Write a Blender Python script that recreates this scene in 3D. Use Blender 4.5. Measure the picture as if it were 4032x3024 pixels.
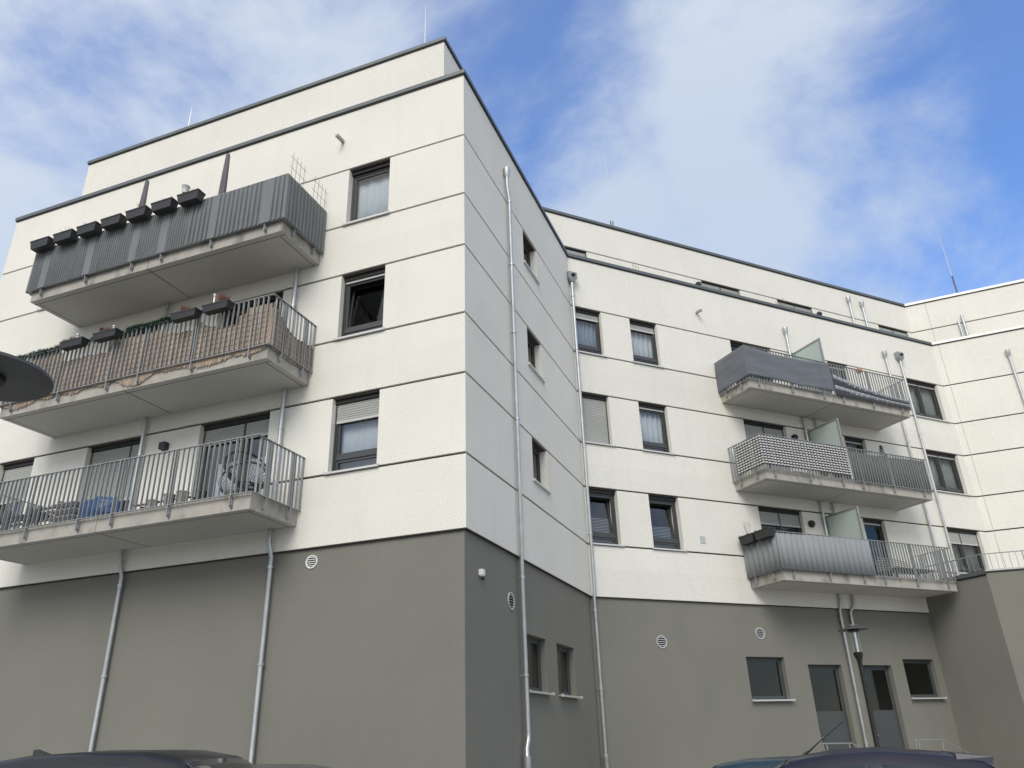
import bpy, math, random
from mathutils import Vector, Matrix
R = math.radians
random.seed(7)
sc = bpy.context.scene
for o in list(bpy.data.objects): bpy.data.objects.remove(o, do_unlink=True)
col = sc.collection
H = 1.65            # eye height above the ground
CLOUDS = [(450, 250, 26, 0.13), (100, 900, 14, 0.14), (1350, 0, 16, 0.05), (2950, 430, 17, 0.32), (2650, 850, 12, 0.20), (3900, 1180, 12, 0.22), (2120, 400, 11, -0.12), (3950, 250, 19, -0.30), (3500, 1050, 7, -0.10), (330, 760, 6, -0.14), (100, 80, 6, -0.08), (1050, 250, 9, -0.06)]
SKYTINT = (1.05, 1.36, 1.75, 1); CLOUDCOL = (4.1, 4.7, 5.55, 1); CLOUDSUN = (8.2, 7.9, 7.2, 1)
SUN_E, EXPOSURE = 2.2, 0.0

# ------------------------------------------------------------------ camera
cam = bpy.data.objects.new('camera', bpy.data.cameras.new('camera')); col.objects.link(cam)
yaw, pitch, roll = -0.3520, 0.4336, -0.0339
fwd = Vector((math.sin(yaw)*math.cos(pitch), math.cos(yaw)*math.cos(pitch), math.sin(pitch)))
rgt0 = Vector((math.cos(yaw), -math.sin(yaw), 0)); up0 = rgt0.cross(fwd)
rgt = math.cos(roll)*rgt0 + math.sin(roll)*up0; up = -math.sin(roll)*rgt0 + math.cos(roll)*up0
m = Matrix((rgt, up, -fwd)).transposed().to_4x4(); m.translation = Vector((5.239, -11.778, H))
cam.matrix_world = m
cam.data.sensor_width = 36; cam.data.lens = 36*3036.7/4032
cam.data.clip_start = 0.05; cam.data.clip_end = 3000
sc.camera = cam

# ------------------------------------------------------------------ world: blue sky with soft cloud
SUN_EL, SUN_AZ = R(40), R(172)      # azimuth clockwise from +Y
w = bpy.data.worlds.new('World'); sc.world = w; w.use_nodes = True
nt = w.node_tree; N = nt.nodes; L = nt.links; N.clear()
def nn(t, **k):
    x = N.new(t)
    for a, b in k.items(): setattr(x, a, b)
    return x
def mth(op, a, b=None, clamp=False):
    x = nn('ShaderNodeMath', operation=op); x.use_clamp = clamp
    for i, v in enumerate((a, b)):
        if v is None: continue
        if isinstance(v, (int, float)): x.inputs[i].default_value = v
        else: L.new(v, x.inputs[i])
    return x.outputs[0]
sky = nn('ShaderNodeTexSky', sky_type='NISHITA'); sky.sun_disc = False
sky.sun_elevation = SUN_EL; sky.sun_rotation = SUN_AZ; sky.air_density = 1.0; sky.dust_density = 0.6; sky.ozone_density = 2.5
tc = nn('ShaderNodeTexCoord')
sep = nn('ShaderNodeSeparateXYZ'); L.new(tc.outputs['Generated'], sep.inputs[0])
den = mth('ADD', mth('MAXIMUM', sep.outputs[2], 0.0), 0.28)
comb = nn('ShaderNodeCombineXYZ'); L.new(mth('DIVIDE', sep.outputs[0], den), comb.inputs[0]); L.new(mth('DIVIDE', sep.outputs[1], den), comb.inputs[1]); comb.inputs[2].default_value = 3.4
no1 = nn('ShaderNodeTexNoise'); no1.inputs['Scale'].default_value = 2.6; no1.inputs['Detail'].default_value = 9; no1.inputs['Roughness'].default_value = 0.58; no1.inputs['Distortion'].default_value = 0.25
L.new(comb.outputs[0], no1.inputs['Vector'])
def blob(u, v, rad):   # a cloud bank around the direction seen at pixel (u, v)
    d = (fwd + rgt*((u-2016)/3036.7) + up*((1512-v)/3036.7)).normalized()
    dp = nn('ShaderNodeVectorMath', operation='DOT_PRODUCT'); L.new(tc.outputs['Generated'], dp.inputs[0]); dp.inputs[1].default_value = d
    mr = nn('ShaderNodeMapRange'); mr.interpolation_type = 'SMOOTHSTEP'; L.new(dp.outputs['Value'], mr.inputs[0])
    mr.inputs[1].default_value = math.cos(R(rad)); mr.inputs[2].default_value = 1.0; mr.inputs[3].default_value = 0; mr.inputs[4].default_value = 1
    return mr.outputs[0]
bias = None
for u, v, r_, a in CLOUDS:
    t = mth('MULTIPLY', blob(u, v, r_), a); bias = t if bias is None else mth('ADD', bias, t)
sd = nn('ShaderNodeVectorMath', operation='DOT_PRODUCT'); L.new(tc.outputs['Generated'], sd.inputs[0]); sd.inputs[1].default_value = (math.sin(SUN_AZ)*math.cos(SUN_EL), math.cos(SUN_AZ)*math.cos(SUN_EL), math.sin(SUN_EL))
toward = nn('ShaderNodeMapRange'); toward.interpolation_type = 'SMOOTHSTEP'; L.new(sd.outputs['Value'], toward.inputs[0]); toward.inputs[1].default_value = -0.35; toward.inputs[2].default_value = 0.95
con = mth('ADD', mth('MULTIPLY', mth('SUBTRACT', no1.outputs['Fac'], 0.5), 1.6), 0.5)      # veil thickens towards the hidden sun
dens = mth('ADD', mth('ADD', con, bias), mth('MULTIPLY', toward.outputs[0], 0.28))
mr = nn('ShaderNodeMapRange'); mr.interpolation_type = 'SMOOTHSTEP'; L.new(dens, mr.inputs[0]); mr.inputs[1].default_value = 0.36; mr.inputs[2].default_value = 0.90
hs = nn('ShaderNodeHueSaturation'); hs.inputs['Saturation'].default_value = 1.22; hs.inputs['Value'].default_value = 1.0; L.new(sky.outputs[0], hs.inputs['Color'])
tint = nn('ShaderNodeMix', data_type='RGBA', blend_type='MULTIPLY'); ez = nn('ShaderNodeMapRange'); L.new(sep.outputs[2], ez.inputs[0]); ez.inputs[1].default_value = 0.02; ez.inputs[2].default_value = 0.40; L.new(ez.outputs[0], tint.inputs['Factor']); L.new(hs.outputs[0], tint.inputs['A']); tint.inputs['B'].default_value = SKYTINT
mix = nn('ShaderNodeMix', data_type='RGBA'); L.new(mth('ADD', mth('MULTIPLY', mr.outputs[0], 0.74), 0.15), mix.inputs['Factor']); L.new(tint.outputs['Result'], mix.inputs['A']); cc = nn('ShaderNodeMix', data_type='RGBA'); L.new(toward.outputs[0], cc.inputs['Factor']); cc.inputs['A'].default_value = CLOUDCOL; cc.inputs['B'].default_value = CLOUDSUN; L.new(cc.outputs['Result'], mix.inputs['B'])
bg = nn('ShaderNodeBackground'); bg.inputs['Strength'].default_value = 0.15; L.new(mix.outputs['Result'], bg.inputs['Color'])
out = nn('ShaderNodeOutputWorld'); L.new(bg.outputs[0], out.inputs['Surface'])

sun = bpy.data.objects.new('sun', bpy.data.lights.new('sun', 'SUN')); col.objects.link(sun)
sun.data.energy = SUN_E; sun.data.angle = R(32); sun.data.color = (1.0, 0.95, 0.86)
ts = Vector((math.sin(SUN_AZ)*math.cos(SUN_EL), math.cos(SUN_AZ)*math.cos(SUN_EL), math.sin(SUN_EL)))
sun.rotation_euler = ts.to_track_quat('Z', 'Y').to_euler(); sun.location = ts*60

sc.view_settings.view_transform = 'Standard'; sc.view_settings.look = 'None'; sc.view_settings.gamma = 1
sc.view_settings.use_curve_mapping = False; sc.view_settings.exposure = EXPOSURE
sc.render.engine = 'CYCLES'; sc.cycles.use_denoising = True; sc.cycles.max_bounces = 8; sc.cycles.transparent_max_bounces = 16
# ------------------------------------------------------------------ materials
MATS = {}
def mat(name, base, rough=0.6, metal=0.0, var=0.0, vscale=3.0, bump=0.0, bscale=60.0, stretch=(1,1,1), var2=0.0, v2scale=0.6, spec=0.5, dark=None, darkamt=0.0, dscale=(1,1,1)):
    ma = bpy.data.materials.new(name); ma.use_nodes = True; t = ma.node_tree; b = t.nodes['Principled BSDF']
    b.inputs['Roughness'].default_value = rough; b.inputs['Metallic'].default_value = metal; b.inputs['Specular IOR Level'].default_value = spec
    b.inputs['Base Color'].default_value = (*base, 1)
    tcn = t.nodes.new('ShaderNodeTexCoord'); mp = t.nodes.new('ShaderNodeMapping'); mp.inputs['Scale'].default_value = stretch
    t.links.new(tcn.outputs['Object'], mp.inputs[0])
    def noise(sc_, det=4, vec=None):
        n_ = t.nodes.new('ShaderNodeTexNoise'); n_.inputs['Scale'].default_value = sc_; n_.inputs['Detail'].default_value = det
        t.links.new(vec or mp.outputs[0], n_.inputs['Vector']); return n_.outputs['Fac']
    cur = None
    def scale_by(fac, amt, cur):
        r_ = t.nodes.new('ShaderNodeMapRange'); t.links.new(fac, r_.inputs[0]); r_.inputs[1].default_value = 0.25; r_.inputs[2].default_value = 0.75
        r_.inputs[3].default_value = 1-amt; r_.inputs[4].default_value = 1+amt
        mx = t.nodes.new('ShaderNodeMix'); mx.data_type = 'RGBA'; mx.blend_type = 'MULTIPLY'; mx.inputs['Factor'].default_value = 1
        if cur is None: mx.inputs['A'].default_value = (*base, 1)
        else: t.links.new(cur, mx.inputs['A'])
        t.links.new(r_.outputs[0], mx.inputs['B']); return mx.outputs['Result']
    if var: cur = scale_by(noise(vscale), var, cur)
    if var2: cur = scale_by(noise(v2scale, 5), var2, cur)
    if dark is not None:
        mp2 = t.nodes.new('ShaderNodeMapping'); mp2.inputs['Scale'].default_value = dscale; t.links.new(tcn.outputs['Object'], mp2.inputs[0])
        f = noise(1.0, 6, mp2.outputs[0]); r_ = t.nodes.new('ShaderNodeMapRange'); t.links.new(f, r_.inputs[0]); r_.inputs[1].default_value = 0.52; r_.inputs[2].default_value = 0.72; r_.inputs[4].default_value = darkamt
        mx = t.nodes.new('ShaderNodeMix'); mx.data_type = 'RGBA'; t.links.new(r_.outputs[0], mx.inputs['Factor'])
        if cur is None: mx.inputs['A'].default_value = (*base, 1)
        else: t.links.new(cur, mx.inputs['A'])
        mx.inputs['B'].default_value = (*dark, 1); cur = mx.outputs['Result']
    if cur is not None: t.links.new(cur, b.inputs['Base Color'])
    if bump:
        bp = t.nodes.new('ShaderNodeBump'); bp.inputs['Strength'].default_value = bump; bp.inputs['Distance'].default_value = 0.02
        t.links.new(noise(bscale, 3), bp.inputs['Height']); t.links.new(bp.outputs[0], b.inputs['Normal'])
    MATS[name] = ma; return ma
def glassmat(name, tintc, rough=0.02, refl=0.07, tr=None):
    ma = bpy.data.materials.new(name); ma.use_nodes = True; t = ma.node_tree; t.nodes.clear()
    o = t.nodes.new('ShaderNodeOutputMaterial'); mx = t.nodes.new('ShaderNodeMixShader'); g = t.nodes.new('ShaderNodeBsdfGlossy'); g.inputs['Roughness'].default_value = rough
    tr_ = t.nodes.new('ShaderNodeBsdfTransparent'); tr_.inputs['Color'].default_value = (*tintc, 1)
    fr = t.nodes.new('ShaderNodeFresnel'); ge = t.nodes.new('ShaderNodeNewGeometry'); io = t.nodes.new('ShaderNodeMapRange'); io.inputs[3].default_value = 1.5; io.inputs[4].default_value = 1/1.5; t.links.new(ge.outputs['Backfacing'], io.inputs[0]); t.links.new(io.outputs[0], fr.inputs['IOR'])
    ad = t.nodes.new('ShaderNodeMath'); ad.operation = 'ADD'; ad.inputs[1].default_value = refl; ad.use_clamp = True; t.links.new(fr.outputs[0], ad.inputs[0])
    t.links.new(ad.outputs[0], mx.inputs[0]); t.links.new(tr_.outputs[0], mx.inputs[1]); t.links.new(g.outputs[0], mx.inputs[2]); t.links.new(mx.outputs[0], o.inputs[0])
    MATS[name] = ma; return ma
STW = mat('white_render', (0.765, 0.748, 0.682), 0.9, var=0.13, vscale=38, bump=0.55, bscale=80, var2=0.045, v2scale=0.55, spec=0.2, dark=(0.60, 0.58, 0.52), darkamt=0.13, dscale=(2.6, 2.6, 0.30))
_t = STW.node_tree; _b = _t.nodes['Principled BSDF']; _src = _b.inputs['Base Color'].links[0].from_socket; _oi = _t.nodes.new('ShaderNodeObjectInfo'); _mr = _t.nodes.new('ShaderNodeMapRange'); _t.links.new(_oi.outputs['Random'], _mr.inputs[0]); _mr.inputs[3].default_value = 0.975; _mr.inputs[4].default_value = 1.015
_mx = _t.nodes.new('ShaderNodeMix'); _mx.data_type = 'RGBA'; _mx.blend_type = 'MULTIPLY'; _mx.inputs['Factor'].default_value = 1; _t.links.new(_src, _mx.inputs['A']); _t.links.new(_mr.outputs[0], _mx.inputs['B']); _t.links.new(_mx.outputs['Result'], _b.inputs['Base Color'])   # slight batch difference between panels
STG = mat('grey_render', (0.200, 0.197, 0.170), 0.9, var=0.035, vscale=40, bump=0.3, bscale=80, var2=0.05, v2scale=0.45, spec=0.2, dark=(0.165, 0.163, 0.15), darkamt=0.30, dscale=(0.7, 0.7, 0.35))
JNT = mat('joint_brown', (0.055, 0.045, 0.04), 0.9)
SOF = mat('slab_soffit', (0.50, 0.492, 0.455), 0.9, var=0.03, vscale=7, var2=0.04, v2scale=0.7)
COP = mat('coping_zinc', (0.125, 0.14, 0.142), 0.42, 0.35, var=0.12, vscale=1.5)
COPL = mat('coping_light', (0.45, 0.46, 0.44), 0.35, 0.35, var=0.10, vscale=1.5)
CON = mat('concrete', (0.38, 0.36, 0.32), 0.88, var=0.10, vscale=5, var2=0.10, v2scale=1.3, bump=0.2, bscale=40, dark=(0.15, 0.14, 0.115), darkamt=0.75, dscale=(2.8, 2.8, 1.6))
GALV = mat('galvanised', (0.33, 0.345, 0.345), 0.48, 0.45, var=0.15, vscale=9)
PIPE = mat('zinc_pipe', (0.50, 0.52, 0.52), 0.42, 0.75, var=0.14, vscale=5)
FRM = mat('window_frame', (0.052, 0.056, 0.056), 0.4)
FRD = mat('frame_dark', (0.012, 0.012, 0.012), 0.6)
SILL = mat('sill_metal', (0.62, 0.62, 0.60), 0.35, 0.3)
SHU = mat('shutter', (0.40, 0.41, 0.39), 0.55, var=0.05, vscale=2)
SHB = mat('shutter_bar', (0.50, 0.50, 0.48), 0.5)
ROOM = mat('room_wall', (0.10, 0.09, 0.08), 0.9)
CURT = mat('curtain', (0.55, 0.58, 0.63), 0.9, var=0.08, vscale=12, stretch=(1, 1, 0.1))
CURL = mat('lace_curtain', (0.30, 0.33, 0.38), 0.9, var=0.35, vscale=26)
DOOR = mat('door_paint', (0.062, 0.070, 0.070), 0.5, var=0.05, vscale=2)
VENT = mat('vent_paint', (0.45, 0.47, 0.46), 0.5)
BLK = mat('black_plastic', (0.014, 0.014, 0.015), 0.45)
PLAN = mat('planter_plastic', (0.024, 0.025, 0.026), 0.5, var=0.2, vscale=6)
TREE_B = mat('twig_bark', (0.16, 0.10, 0.065), 0.9)
HEATH = mat('dry_heather', (0.16, 0.055, 0.04), 0.9, var=0.4, vscale=40)
LEAF = mat('garland_leaf', (0.018, 0.055, 0.032), 0.7, var=0.4, vscale=30)
PANE = glassmat('pane_glass', (0.90, 0.92, 0.92), 0.015, 0.02)
PANED = glassmat('pane_dark_glass', (0.70, 0.73, 0.72), 0.02, 0.0)
FROST = mat('frosted_glass', (0.60, 0.67, 0.63), 0.35, var=0.04, vscale=1)
_t = FROST.node_tree; _b = _t.nodes['Principled BSDF']; _o = _t.nodes['Material Output']; _tl = _t.nodes.new('ShaderNodeBsdfTranslucent'); _tl.inputs['Color'].default_value = (0.74, 0.82, 0.78, 1); _mx = _t.nodes.new('ShaderNodeMixShader'); _mx.inputs[0].default_value = 0.5
_t.links.new(_b.outputs[0], _mx.inputs[1]); _t.links.new(_tl.outputs[0], _mx.inputs[2]); _t.links.new(_mx.outputs[0], _o.inputs['Surface'])
WHT = mat('white_plastic', (0.75, 0.75, 0.73), 0.5)
GROUND = mat('paving', (0.29, 0.285, 0.27), 0.9, var=0.15, vscale=4, var2=0.15, v2scale=0.4, bump=0.3, bscale=25)
ASPH = mat('asphalt', (0.07, 0.07, 0.07), 0.9, var=0.2, vscale=30, bump=0.4, bscale=90)

# ------------------------------------------------------------------ mesh helpers (all coordinates in world metres)
WL = {}
def wloc(p): return WL.get(p.name, Vector((0, 0, 0))) if p is not None else Vector((0, 0, 0))
class MB:
    def __init__(s): s.v = []; s.f = []; s.sm = False
    def add(s, vs, fs):
        k = len(s.v); s.v += [tuple(v) for v in vs]; s.f += [tuple(i+k for i in f) for f in fs]; return s
    def hexa(s, a, b):   # bottom quad a, top quad b (counter-clockwise from above)
        return s.add(list(a)+list(b), [(3,2,1,0),(4,5,6,7),(0,1,5,4),(1,2,6,5),(2,3,7,6),(3,0,4,7)])
    def box(s, x0, x1, y0, y1, z0, z1):
        return s.hexa([(x0,y0,z0),(x1,y0,z0),(x1,y1,z0),(x0,y1,z0)], [(x0,y0,z1),(x1,y0,z1),(x1,y1,z1),(x0,y1,z1)])
    def prism(s, poly, z0, z1):
        n = len(poly); return s.add([(x,y,z0) for x,y in poly]+[(x,y,z1) for x,y in poly], [tuple(range(n-1,-1,-1)), tuple(range(n,2*n))]+[(i,(i+1)%n,(i+1)%n+n,i+n) for i in range(n)])
    def tube(s, pts, r, k=8, cap=True, closed=False):
        pts = [Vector(p) for p in pts]; n = len(pts); rr = r if isinstance(r, (list, tuple)) else [r]*n; base = len(s.v); ref = None
        for i, p in enumerate(pts):
            if closed: d = pts[(i+1) % n]-pts[i-1]
            else: d = pts[min(i+1, n-1)]-pts[max(i-1, 0)]
            d.normalize()
            if ref is None: ref = Vector((0,0,1)) if abs(d.z) < 0.9 else Vector((1,0,0))
            a = d.cross(ref)
            if a.length < 1e-6: a = d.cross(Vector((0.3,1,0.2)))
            a.normalize(); b = d.cross(a); ref = -b if False else ref
            for j in range(k):
                t = 2*math.pi*j/k; q = p+a*(rr[i]*math.cos(t))+b*(rr[i]*math.sin(t)); s.v.append(tuple(q))
        for i in range(n if closed else n-1):
            i2 = (i+1) % n
            for j in range(k): s.f.append((base+i*k+j, base+i*k+(j+1)%k, base+i2*k+(j+1)%k, base+i2*k+j))
        if cap and not closed:
            s.f.append(tuple(base+j for j in range(k-1,-1,-1))); s.f.append(tuple(base+(n-1)*k+j for j in range(k)))
        s.sm = True; return s
    def lathe(s, prof, c, k=20, mtx=None):   # profile (radius, height) about a vertical axis through c, or mapped by mtx
        base = len(s.v); n = len(prof)
        for r_, h in prof:
            for j in range(k):
                t = 2*math.pi*j/k; p = Vector((r_*math.cos(t), r_*math.sin(t), h))
                p = mtx @ p if mtx is not None else p
                s.v.append(tuple(p+Vector(c)))
        for i in range(n-1):
            for j in range(k): s.f.append((base+i*k+j, base+i*k+(j+1)%k, base+(i+1)*k+(j+1)%k, base+(i+1)*k+j))
        if prof[0][0] > 1e-4: s.f.append(tuple(base+j for j in range(k-1,-1,-1)))
        if prof[-1][0] > 1e-4: s.f.append(tuple(base+(n-1)*k+j for j in range(k)))
        s.sm = True; return s
    def grid(s, fn, nu, nv, thick=None):
        base = len(s.v)
        for i in range(nu+1):
            for j in range(nv+1): s.v.append(tuple(fn(i/nu, j/nv)))
        for i in range(nu):
            for j in range(nv):
                a = base+i*(nv+1)+j; s.f.append((a, a+nv+1, a+nv+2, a+1))
        return s
    def mesh(s, name, m_, off=Vector((0,0,0)), smooth=None):
        me = bpy.data.meshes.new(name); me.from_pydata([(v[0]-off.x, v[1]-off.y, v[2]-off.z) for v in s.v], [], s.f)
        me.materials.append(m_); me.update()
        if s.sm if smooth is None else smooth:
            for p in me.polygons: p.use_smooth = True
            try: me.set_sharp_from_angle(angle=R(40))
            except Exception: pass
        return me
    def build(s, name, m_, parent=None, smooth=None, label=None, cat=None, group=None, kind=None, loc=None, solid=None):
        off = wloc(parent) if loc is None else Vector(loc)
        me = s.mesh(name, m_, off, smooth); o = bpy.data.objects.new(name, me); col.objects.link(o)
        if parent is not None: o.parent = parent; o.location = off-wloc(parent)
        elif loc is not None: o.location = off
        WL[o.name] = off.copy() if loc is not None else wloc(parent).copy()
        tag(o, label, cat, group, kind)
        if solid:
            md = o.modifiers.new('thickness', 'SOLIDIFY'); md.thickness = solid; md.offset = 0
        return o
def tag(o, label=None, cat=None, group=None, kind=None):
    for k, v in (('label', label), ('category', cat), ('group', group), ('kind', kind)):
        if v: o[k] = v
    return o
def thing(name, label, cat, loc, group=None):
    o = bpy.data.objects.new(name, None); o.empty_display_size = 0.2; col.objects.link(o); o.location = loc; WL[o.name] = Vector(loc)
    return tag(o, label, cat, group)
def inst(name, me, loc, parent, rotz=0.0):
    o = bpy.data.objects.new(name, me); col.objects.link(o); o.parent = parent; o.location = Vector(loc)-wloc(parent); o.rotation_euler = (0, 0, rotz); WL[o.name] = Vector(loc); return o
class Fr:
    def __init__(s, o, ang): s.o = Vector((o[0], o[1], 0)); s.ang = ang; s.d = Vector((math.cos(ang), math.sin(ang), 0)); s.n = Vector((s.d.y, -s.d.x, 0))
    def p(s, a, n, z): q = s.o+s.d*a+s.n*n; return (q.x, q.y, z)
def fbox(M, F, s0, s1, n0, n1, z0, z1, m0=0.0, m1=0.0):   # n0 inner, n1 outer; m = mitre (shift of s per metre of n)
    q = [F.p(s0-n1*m0, n1, z0), F.p(s1+n1*m1, n1, z0), F.p(s1+n0*m1, n0, z0), F.p(s0-n0*m0, n0, z0)]
    return M.hexa(q, [(x, y, z1) for x, y, z in q])
FA = Fr((0, 0), 0.0); FB = Fr((0, 0), math.pi/2); AC = 0.7978; FC = Fr((0, 7.873), AC)
LC = 16.411; AD = -0.0473
CDp = FC.p(LC, 0, 0); FD = Fr(CDp[:2], AD)
FE = Fr((-13.76, 12), -math.pi/2)
mBC = math.tan((AC-math.pi/2)/2); mCD = math.tan((AD-AC)/2)
Z = dict(zb=3.3135, s1=4.663, h1=6.242, s2=7.523, h2=9.092, s3=10.375, h3=11.942, zp=13.82, hq=15.181, zq=16.56)
Z = {k: v+H for k, v in Z.items()}
FLOOR = [4.04+H, 6.92+H, 9.80+H]       # balcony floors
HD = [Z['h1'], Z['h2'], Z['h3']]; SL = [Z['s1'], Z['s2'], Z['s3']]
G = 0.024                               # half joint width

# ------------------------------------------------------------------ ground
MB().add([(-300,-300,0),(300,-300,0),(300,300,0),(-300,300,0)], [(0,1,2,3)]).build('ground', ASPH, kind='structure')
gm = MB(); gm.prism([(-40,-14),(30,-14),(30,18.4),(9.6,18.4),(0.2,8.6),(0.2,0.2),(-40,0.2)], 0.004, 0.012); gm.build('courtyard_paving', GROUND, kind='structure')
# ------------------------------------------------------------------ the building
BLD = thing('apartment_building', 'cream and grey rendered apartment block with stacked balconies around a corner', 'building', (0, 0, 0))
T = 0.30
def runs(S0, S1, cuts):
    cuts = sorted(cuts); x = S0; out_ = []
    for a, b in cuts:
        if a-x > 0.005: out_.append((x, a))
        x = b
    if S1-x > 0.005: out_.append((x, S1))
    return out_
def panels(F, S0, S1, z0, z1, cuts, m0, m1, mt=None, n0=-T, n1=0.0, name='wall_panel'):
    for a, b in runs(S0, S1, cuts):
        M = MB(); fbox(M, F, a, b, n0, n1, z0, z1, m0 if a == S0 else 0, m1 if b == S1 else 0); M.build(name, mt or STW, BLD)
def joint(F, S0, S1, z, cuts, m0, m1):
    for a, b in runs(S0, S1, cuts):
        M = MB(); fbox(M, F, a, b, -T+0.004, -0.05, z-G, z+G, m0 if a == S0 else 0, m1 if b == S1 else 0); M.build('joint', JNT, BLD)
def coping(F, S0, S1, ztop, m0, m1, n_in=-0.36, mt=None, h=0.105):
    M = MB(); fbox(M, F, S0, S1, n_in, 0.045, ztop-h, ztop, m0, m1); o = M.build('coping', mt or COP, BLD)
    M = MB(); fbox(M, F, S0, S1, -0.02, 0.028, ztop-h-0.034, ztop-h-0.001, m0, m1); M.build('coping_shadow_strip', FRD, o)  # black strip standing in for the shadow line under the coping

def ring(M, F, s0, s1, z0, z1, n0, n1, wd, zb=None):
    zb = wd if zb is None else zb
    fbox(M, F, s0, s1, n0, n1, z0, z0+zb); fbox(M, F, s0, s1, n0, n1, z1-wd, z1)
    fbox(M, F, s0, s0+wd, n0, n1, z0+zb, z1-wd); fbox(M, F, s1-wd, s1, n0, n1, z0+zb, z1-wd)
def window(F, s0, s1, z0, z1, d=0.16, transom=None, mull=None, shut=0.0, curtain=None, sill=True, pane=None, room=True, box_=0.085, name='window', frm=None, cz=None, shm=None, open_=False, label=None):
    """recessed casement: frame > panes, sill, roller shutter, curtain, room"""
    pane = pane or PANE; frm = frm or FRM
    zt = z1-box_
    W = MB(); e = 0.002
    ring(W, F, s0+e, s1-e, z0+e, zt, -d-0.07, -d, 0.05)
    cells = []; cols = [s0+e+0.05]+([mull] if mull else [])+[s1-e-0.05]
    if mull: fbox(W, F, mull-0.05, mull+0.05, -d-0.065, -d+0.012, z0+e+0.05, zt-0.05)
    zr = [z0+e+0.05]+([z0+transom] if transom else [])+[zt-0.05]
    for i in range(len(cols)-1):
        a = cols[i]+(0.05 if i else 0); b = cols[i+1]-(0.05 if i < len(cols)-2 else 0)
        if transom: fbox(W, F, a, b, -d-0.068, -d+0.006, z0+transom-0.04, z0+transom+0.04)
        for j in range(len(zr)-1):
            c0 = zr[j]+(0.04 if j else 0); c1 = zr[j+1]-(0.04 if j < len(zr)-2 else 0)
            ring(W, F, a+e, b-e, c0+e, c1-e, -d-0.06, -d-0.016, 0.05)
            cells.append((a+0.052, b-0.052, c0+0.052, c1-0.052))
    win = W.build(name, frm, BLD, label=label)
    for k, (a, b, c0, c1) in enumerate(cells):
        if open_ and k == len(cells)-1: continue
        M = MB(); fbox(M, F, a, b, -d-0.045, -d-0.037, c0, c1); M.build('pane', pane, win)
    if box_:
        M = MB(); fbox(M, F, s0+e, s1-e, -T+0.01, -0.105, zt+e, z1-e); M.build('shutter_box', FRD, win)
    if sill:
        M = MB(); fbox(M, F, s0-0.04, s1+0.04, 0.004, 0.055, z0-0.034, z0+0.004); fbox(M, F, s0+e, s1-e, -d, 0.004, z0-0.014, z0+0.006)
        for sx in (s0-0.052, s1+0.04): fbox(M, F, sx, sx+0.012, 0.004, 0.062, z0-0.036, z0+0.02)
        M.build('sill', SILL, win)
    if shut > 0.01:
        spans = [(s0+0.03, s1-0.03)] if not mull else [(s0+0.03, mull-0.022), (mull+0.022, s1-0.03)]
        for a, b in spans:
            M = MB(); zz = zt; zend = zt-shut
            while zz-0.05 > zend+0.06:
                q = [F.p(a, -d+0.014, zz-0.05), F.p(b, -d+0.014, zz-0.05), F.p(b, -d+0.002, zz-0.05), F.p(a, -d+0.002, zz-0.05)]
                mid = [F.p(a, -d+0.024, zz-0.026), F.p(b, -d+0.024, zz-0.026), F.p(b, -d+0.002, zz-0.026), F.p(a, -d+0.002, zz-0.026)]
                tp = [F.p(a, -d+0.012, zz-0.004), F.p(b, -d+0.012, zz-0.004), F.p(b, -d+0.002, zz-0.004), F.p(a, -d+0.002, zz-0.004)]
                M.hexa(q, mid); M.hexa(mid, tp); zz -= 0.05
            if M.v: M.build('shutter', shm or SHU, win)
            M = MB(); fbox(M, F, a, b, -d+0.002, -d+0.022, zz-0.055, zz-0.004); M.build('shutter_bar', SHB, win)
        for ra, rb, rn in [(s0+e, s0+0.028, 0.001), (s1-0.028, s1-e, 0.001)]+([(mull-0.02, mull+0.02, 0.013)] if mull else []):
            M = MB(); fbox(M, F, ra, rb, -d+rn, -d+0.03, z0+0.02, zt); M.build('shutter_rail', frm, win)
    if curtain:
        cm, a, b, c0, c1, amp, per = curtain
        M = MB(); n_ = max(8, int((b-a)/per*8)); M.grid(lambda u, v: F.p(a+(b-a)*u, -d-0.16+amp*math.sin(2*math.pi*(b-a)*u/per+0.6*math.sin(5*u)), c0+(c1-c0)*v), n_, 2)
        M.sm = True; M.build('curtain', cm, win, solid=0.004)
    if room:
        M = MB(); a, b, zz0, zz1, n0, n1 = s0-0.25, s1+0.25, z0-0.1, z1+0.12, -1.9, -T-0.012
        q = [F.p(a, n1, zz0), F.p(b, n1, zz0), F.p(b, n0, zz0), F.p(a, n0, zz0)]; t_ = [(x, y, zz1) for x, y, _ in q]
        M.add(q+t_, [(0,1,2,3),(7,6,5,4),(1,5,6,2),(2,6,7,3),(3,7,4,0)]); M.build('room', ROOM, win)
    return win
def tilted_sash(win, F, s0, s1, z0, z1, d=0.16, lean=0.14, glass=None):
    """casement tipped inwards at the top"""
    def nz(z): return -d-0.055-lean*(z-z0)/(z1-z0)
    def bar(a, b, c0, c1, M, t=0.045):
        M.hexa([F.p(a, nz(c0), c0), F.p(b, nz(c0), c0), F.p(b, nz(c0)-t, c0), F.p(a, nz(c0)-t, c0)], [F.p(a, nz(c1), c1), F.p(b, nz(c1), c1), F.p(b, nz(c1)-t, c1), F.p(a, nz(c1)-t, c1)])
    M = MB(); w_ = 0.055; bar(s0, s1, z0, z0+w_, M); bar(s0, s1, z1-w_, z1, M); bar(s0, s0+w_, z0+w_, z1-w_, M); bar(s1-w_, s1, z0+w_, z1-w_, M); M.build('sash', FRM, win)
    M = MB(); s0 += w_; s1 -= w_; bar(s0, s1, z0+w_, z1-w_, M, 0.008); M.build('sash_pane', glass or PANED, win)

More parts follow.
